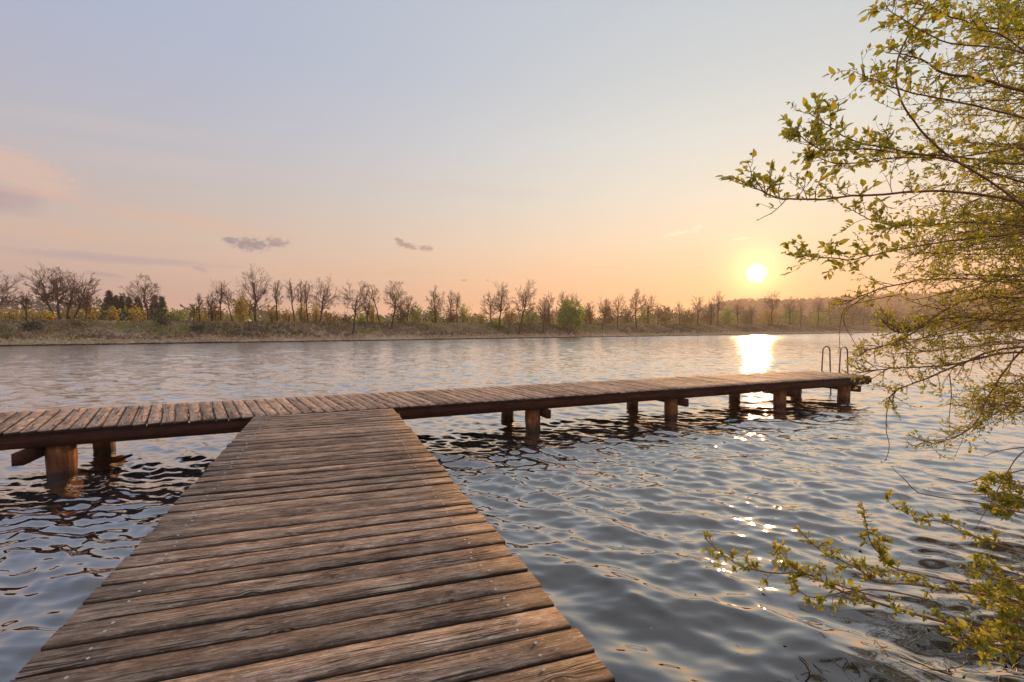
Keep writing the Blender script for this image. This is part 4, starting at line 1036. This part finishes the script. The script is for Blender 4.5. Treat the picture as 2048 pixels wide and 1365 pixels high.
# 2) fine-leaved shrub farther out, arching down over the end of the jetty
b2 = Bush('overhanging_shrub', (6.6, 4.6), 'dense shrub with tiny yellow green leaves drooping over the water beside the ladder', LEAF_FINE)
for a in ((0, 0), (.3, .2), (-.25, .1), (.1, -.3)):
    mb = MB(); mb.tube([(a[0] * .3, a[1] * .3, -.05), (a[0] - .1, a[1], .9), (a[0] * 1.8 - .3, a[1] * 1.8, 2.0), (a[0] * 2.6 - .5, a[1] * 2, 3.3)], [.07, .06, .045, .02], 8); mb.build('trunk', STEM, b2.root)
K2 = dict(leaf=.031, tw_every=.09, tw_len=.34, simple=True, droop=.05, dens=.48, tipbunch=2)
main2 = [
 ([(2350, 600, 5.0), (2150, 570, 4.8), (2000, 560, 4.6), (1880, 560, 4.4), (1790, 572, 4.3), (1730, 590, 4.2), (1690, 608, 4.2)], .022, .004, .25),
 ([(2380, 690, 5.2), (2180, 610, 5.0), (2040, 595, 4.8), (1960, 596, 4.6), (1900, 615, 4.5), (1845, 650, 4.4), (1815, 665, 4.35), (1790, 660, 4.3), (1765, 640, 4.3)], .030, .005, .2),
 ([(2350, 650, 5.0), (2150, 640, 4.8), (2000, 640, 4.6), (1920, 634, 4.5), (1860, 645, 4.4), (1800, 680, 4.3), (1750, 697, 4.25), (1728, 702, 4.2)], .024, .004, .25),
 ([(2380, 780, 4.8), (2180, 720, 4.7), (2030, 705, 4.5), (1920, 726, 4.4), (1840, 735, 4.3), (1770, 738, 4.2), (1720, 745, 4.15)], .026, .004, .2),
 ([(2350, 700, 4.7), (2150, 690, 4.6), (2000, 700, 4.5), (1930, 725, 4.4), (1860, 752, 4.3), (1800, 775, 4.25), (1778, 795, 4.2)], .022, .0055, .25),
 ([(2380, 600, 4.9), (2200, 640, 4.8), (2060, 690, 4.6), (1985, 780, 4.5), (1955, 840, 4.4), (1920, 870, 4.35), (1880, 885, 4.3), (1858, 887, 4.3)], .020, .0035, .45),
 ([(2350, 520, 5.0), (2180, 520, 4.9), (2030, 510, 4.7), (1930, 508, 4.6), (1860, 505, 4.5), (1820, 510, 4.45)], .020, .0035, .25),
 ([(2380, 560, 5.0), (2200, 470, 4.9), (2040, 440, 4.7), (1940, 445, 4.6), (1880, 470, 4.5), (1850, 500, 4.45)], .018, .0035, .3),
 ([(2380, 820, 4.6), (2180, 790, 4.5), (2050, 800, 4.4), (1985, 830, 4.3), (1950, 850, 4.2)], .018, .0035, .3),
]
for i, (pp, r0, r1, st) in enumerate(main2): b2.limb(pxl(*pp), r0 * .6, r1 * .85, 2000 + i, start=st, **K2)
# bare hanging runners
for i, pp in enumerate([[(1778, 795, 4.2), (1773, 830, 4.2), (1772, 860, 4.2), (1778, 885, 4.2), (1776, 910, 4.2), (1768, 924, 4.2)], [(1900, 750, 4.3), (1903, 790, 4.3), (1899, 830, 4.3), (1899, 860, 4.3)], [(1800, 590, 4.3), (1700, 612, 4.3), (1682, 640, 4.3), (1680, 680, 4.3), (1678, 700, 4.3)], [(1735, 590, 4.2), (1692, 622, 4.2), (1690, 650, 4.2), (1706, 680, 4.2), (1712, 690, 4.2)]]):
    b2.limb(pxl(*pp), .0045, .002, 2100 + i, leaf=.018, tw_every=.35, tw_len=.05, start=.3, sub=False, simple=True, tipbunch=1)
ys = np.array([-60, 60, 250, 430, 500, 560, 620, 680, 740, 790, 830, 880]); xs = np.array([1960, 1930, 1890, 1850, 1800, 1780, 1760, 1790, 1790, 1880, 1930, 1960])
for i in range(58):
    y = g.uniform(-60, 850) if i < 18 else g.uniform(420, 840); xl = np.interp(y, ys, xs); x = xl + (2080 - xl) * g.random() ** 1.0
    Z = g.uniform(4.0, 5.6); ye = y - g.uniform(-60, 150); xm = (x + 2400) / 2
    b2.limb(pxl((2480, ye + 30, Z + .5), (xm + 100, ye - 10, Z + .2), (xm - 70, (y + ye) / 2 - 12, Z + .05), (x, y, Z)), .014, .003, 2200 + i, leaf=.031, tw_every=.11, tw_len=.40, start=.3, simple=True, droop=.05, dens=.46, tipbunch=2)

# 3) low shrub at the lower right corner, stems lying out over the water
b3 = Bush('overhanging_shrub', (3.6, 1.9), 'low shrub at the lower right corner with long leafy stems just above the water', LEAF_BIG)
main3 = [
 ([(2420, 1400, 2.1), (2200, 1320, 2.15), (2048, 1280, 2.2), (1963, 1261, 2.25), (1861, 1237, 2.3), (1759, 1207, 2.35), (1674, 1179, 2.4), (1616, 1149, 2.42), (1554, 1147, 2.45), (1486, 1135, 2.48), (1449, 1113, 2.5), (1420, 1086, 2.5)], .010, .0022, .36),
 ([(2420, 1300, 2.2), (2200, 1240, 2.25), (2048, 1207, 2.3), (1929, 1186, 2.35), (1830, 1173, 2.4), (1759, 1166, 2.45), (1725, 1145, 2.48), (1677, 1118, 2.5), (1640, 1099, 2.5), (1607, 1068, 2.5)], .009, .0022, .36),
 ([(2300, 1260, 2.3), (2048, 1190, 2.35), (1900, 1160, 2.4), (1800, 1139, 2.4), (1766, 1111, 2.42), (1742, 1082, 2.42), (1729, 1033, 2.42)], .007, .002, .45),
 ([(2350, 1180, 2.5), (2150, 1130, 2.55), (2048, 1107, 2.6), (1998, 1094, 2.65), (1929, 1067, 2.7), (1875, 1043, 2.7), (1827, 1035, 2.7), (1780, 1007, 2.7)], .007, .002, .42),
 ([(1861, 1200, 2.35), (1760, 1180, 2.38), (1690, 1186, 2.4), (1650, 1196, 2.42), (1620, 1195, 2.43), (1590, 1174, 2.44)], .005, .002, .3),
 ([(1759, 1195, 2.36), (1680, 1172, 2.38), (1623, 1157, 2.42), (1585, 1132, 2.42), (1562, 1105, 2.42)], .005, .002, .3),
 ([(2420, 1450, 2.0), (2250, 1370, 2.05), (2120, 1320, 2.1), (2010, 1300, 2.12), (1940, 1275, 2.15), (1890, 1240, 2.2)], .009, .0022, .3),
]
for i, (pp, r0, r1, st) in enumerate(main3): b3.limb(pxl(*pp), r0, r1, 3000 + i, start=st, leaf=.030, tw_every=.06, tw_len=.11, sub=True, dens=.42, tipbunch=1)
for i in range(9):
    y = g.uniform(1080, 1310); xl = np.interp(y, [990, 1090, 1150, 1250, 1330], [1990, 1860, 1800, 1880, 1990]); x = xl + (2070 - xl) * g.random()
    Z = g.uniform(2.1, 2.5); b3.limb(pxl((2400, y + 120, Z), (2200, y + 50, Z), ((x + 2100) / 2, y + 20, Z), (x, y, Z)), .006, .002, 3100 + i, leaf=.028, tw_every=.06, tw_len=.15, start=.35, dens=.45, tipbunch=1)
for i, (x, y, Z) in enumerate([(1975, 985, 3.0), (2000, 1000, 2.9), (1985, 960, 3.1), (2010, 1020, 2.9), (1990, 1010, 3.0), (2030, 970, 3.1)]):
    b3.limb(pxl((2400, y + 100, Z), (2200, y + 30, Z), ((x + 2100) / 2, y + 5, Z), (x, y, Z)), .006, .002, 3200 + i, leaf=.030, tw_every=.08, tw_len=.12, start=.4, dens=.6, tipbunch=2)
for i, pp in enumerate([[(2100, 890, 3.0), (2045, 903, 3.0), (2010, 950, 3.0), (1992, 985, 3.0), (1950, 1060, 3.0)], [(2100, 890, 3.2), (2000, 902, 3.2), (1968, 913, 3.2)], [(2100, 1040, 2.7), (1960, 1008, 2.75), (1845, 990, 2.8), (1812, 962, 2.8), (1787, 938, 2.8)], [(2100, 930, 3.2), (1980, 950, 3.2), (1930, 963, 3.2), (1880, 955, 3.2), (1850, 946, 3.2)], [(2100, 960, 2.8), (2000, 985, 2.8), (1930, 990, 2.8), (1855, 983, 2.8)]]):
    b3.limb(pxl(*pp), .0045, .0016, 3300 + i, leaf=.010, tw_every=.3, tw_len=.05, start=.5, sub=False, simple=True, tipbunch=0, dens=.3)
# ------------------------------------------------------------------ things afloat
DEADLEAF = simple_mat('dead_leaf', '#6a4a30', '#b39a78', 30, .8, .2)
g = np.random.default_rng(91)
for i, (px, py) in enumerate([(1523, 1040), (1685, 1068), (1524, 1180), (1678, 1238), (1846, 1276), (1860, 1260), (1470, 1292), (1392, 1170), (1300, 1255), (1565, 1290), (1385, 1190), (1720, 1090)]):
    p = onz(px, py, .02); a = g.random() * 6.28; L = g.uniform(.018, .034)
    mb = MB(); mb.leaves(np.zeros((1, 3)), np.array([[math.cos(a), math.sin(a), .08]]), np.array([[.1, .1, 1.]]), np.array([L]), np.array([L * .5]), np.array([.5]))
    o = mb.build('floating_leaf', DEADLEAF); o.location = p
    tag(o, 'tiny pale dead leaf floating on the near water right of the walkway', 'leaf', 'dead leaves afloat on the near water')
p = onz(247, 918, .03); a = empty('driftwood', p, 'short piece of driftwood floating right of the left back post of the jetty', 'driftwood')
mb = MB(); mb.tube([(-.06, -.03, -.01), (0, 0, .012), (.05, .025, .03), (.085, .05, .045)], [.014, .02, .02, .013], 8, True); mb.build('stick', POST, a)
mb = MB(); mb.tube([(.02, .01, .02), (.035, -.02, .05)], [.008, .005], 6, True); mb.build('twig_stub', POST, a)
# drowned reed litter and weed lying in the surface by the shore
mb = MB()
for i in range(130):
    px, py = g.uniform(1560, 2080), g.uniform(1170, 1375)
    if (px - 1560) / 480 + (py - 1170) / 260 < g.uniform(.55, 1.3): continue
    p = onz(px, py, g.uniform(-.012, .022)); a = g.normal(.5, .7); L = g.uniform(.05, .30); pts = []; q = p.copy(); dd = a
    for k in range(6):
        pts.append(q.copy()); dd += g.normal(0, .35); q = q + np.array([math.cos(dd), math.sin(dd), g.normal(0, .02)]) * L / 6
    mb.tube(pts, g.uniform(.0012, .004), 4)
tag(mb.build('water_weed', simple_mat('wet_weed', '#1d1610', '#4a3826', 30, .5, .2)), kind='stuff')

# ------------------------------------------------------------------ evening haze over the lake
mb = MB(); mb.box((0, 440, 23), (2400, 0, 0), (0, 1500, 0), (0, 0, 52))
hm, t, out = new_mat('haze'); pv = t.node('ShaderNodeVolumePrincipled')
pv.inputs['Color'].default_value = (1.0, .80, .64, 1); pv.inputs['Density'].default_value = .00075; pv.inputs['Anisotropy'].default_value = .35
t.L.new(pv.outputs[0], out.inputs['Volume'])
tag(mb.build('haze', hm), kind='stuff')
scene.cycles.volume_bounces = 0
print('objects', len(bpy.data.objects))
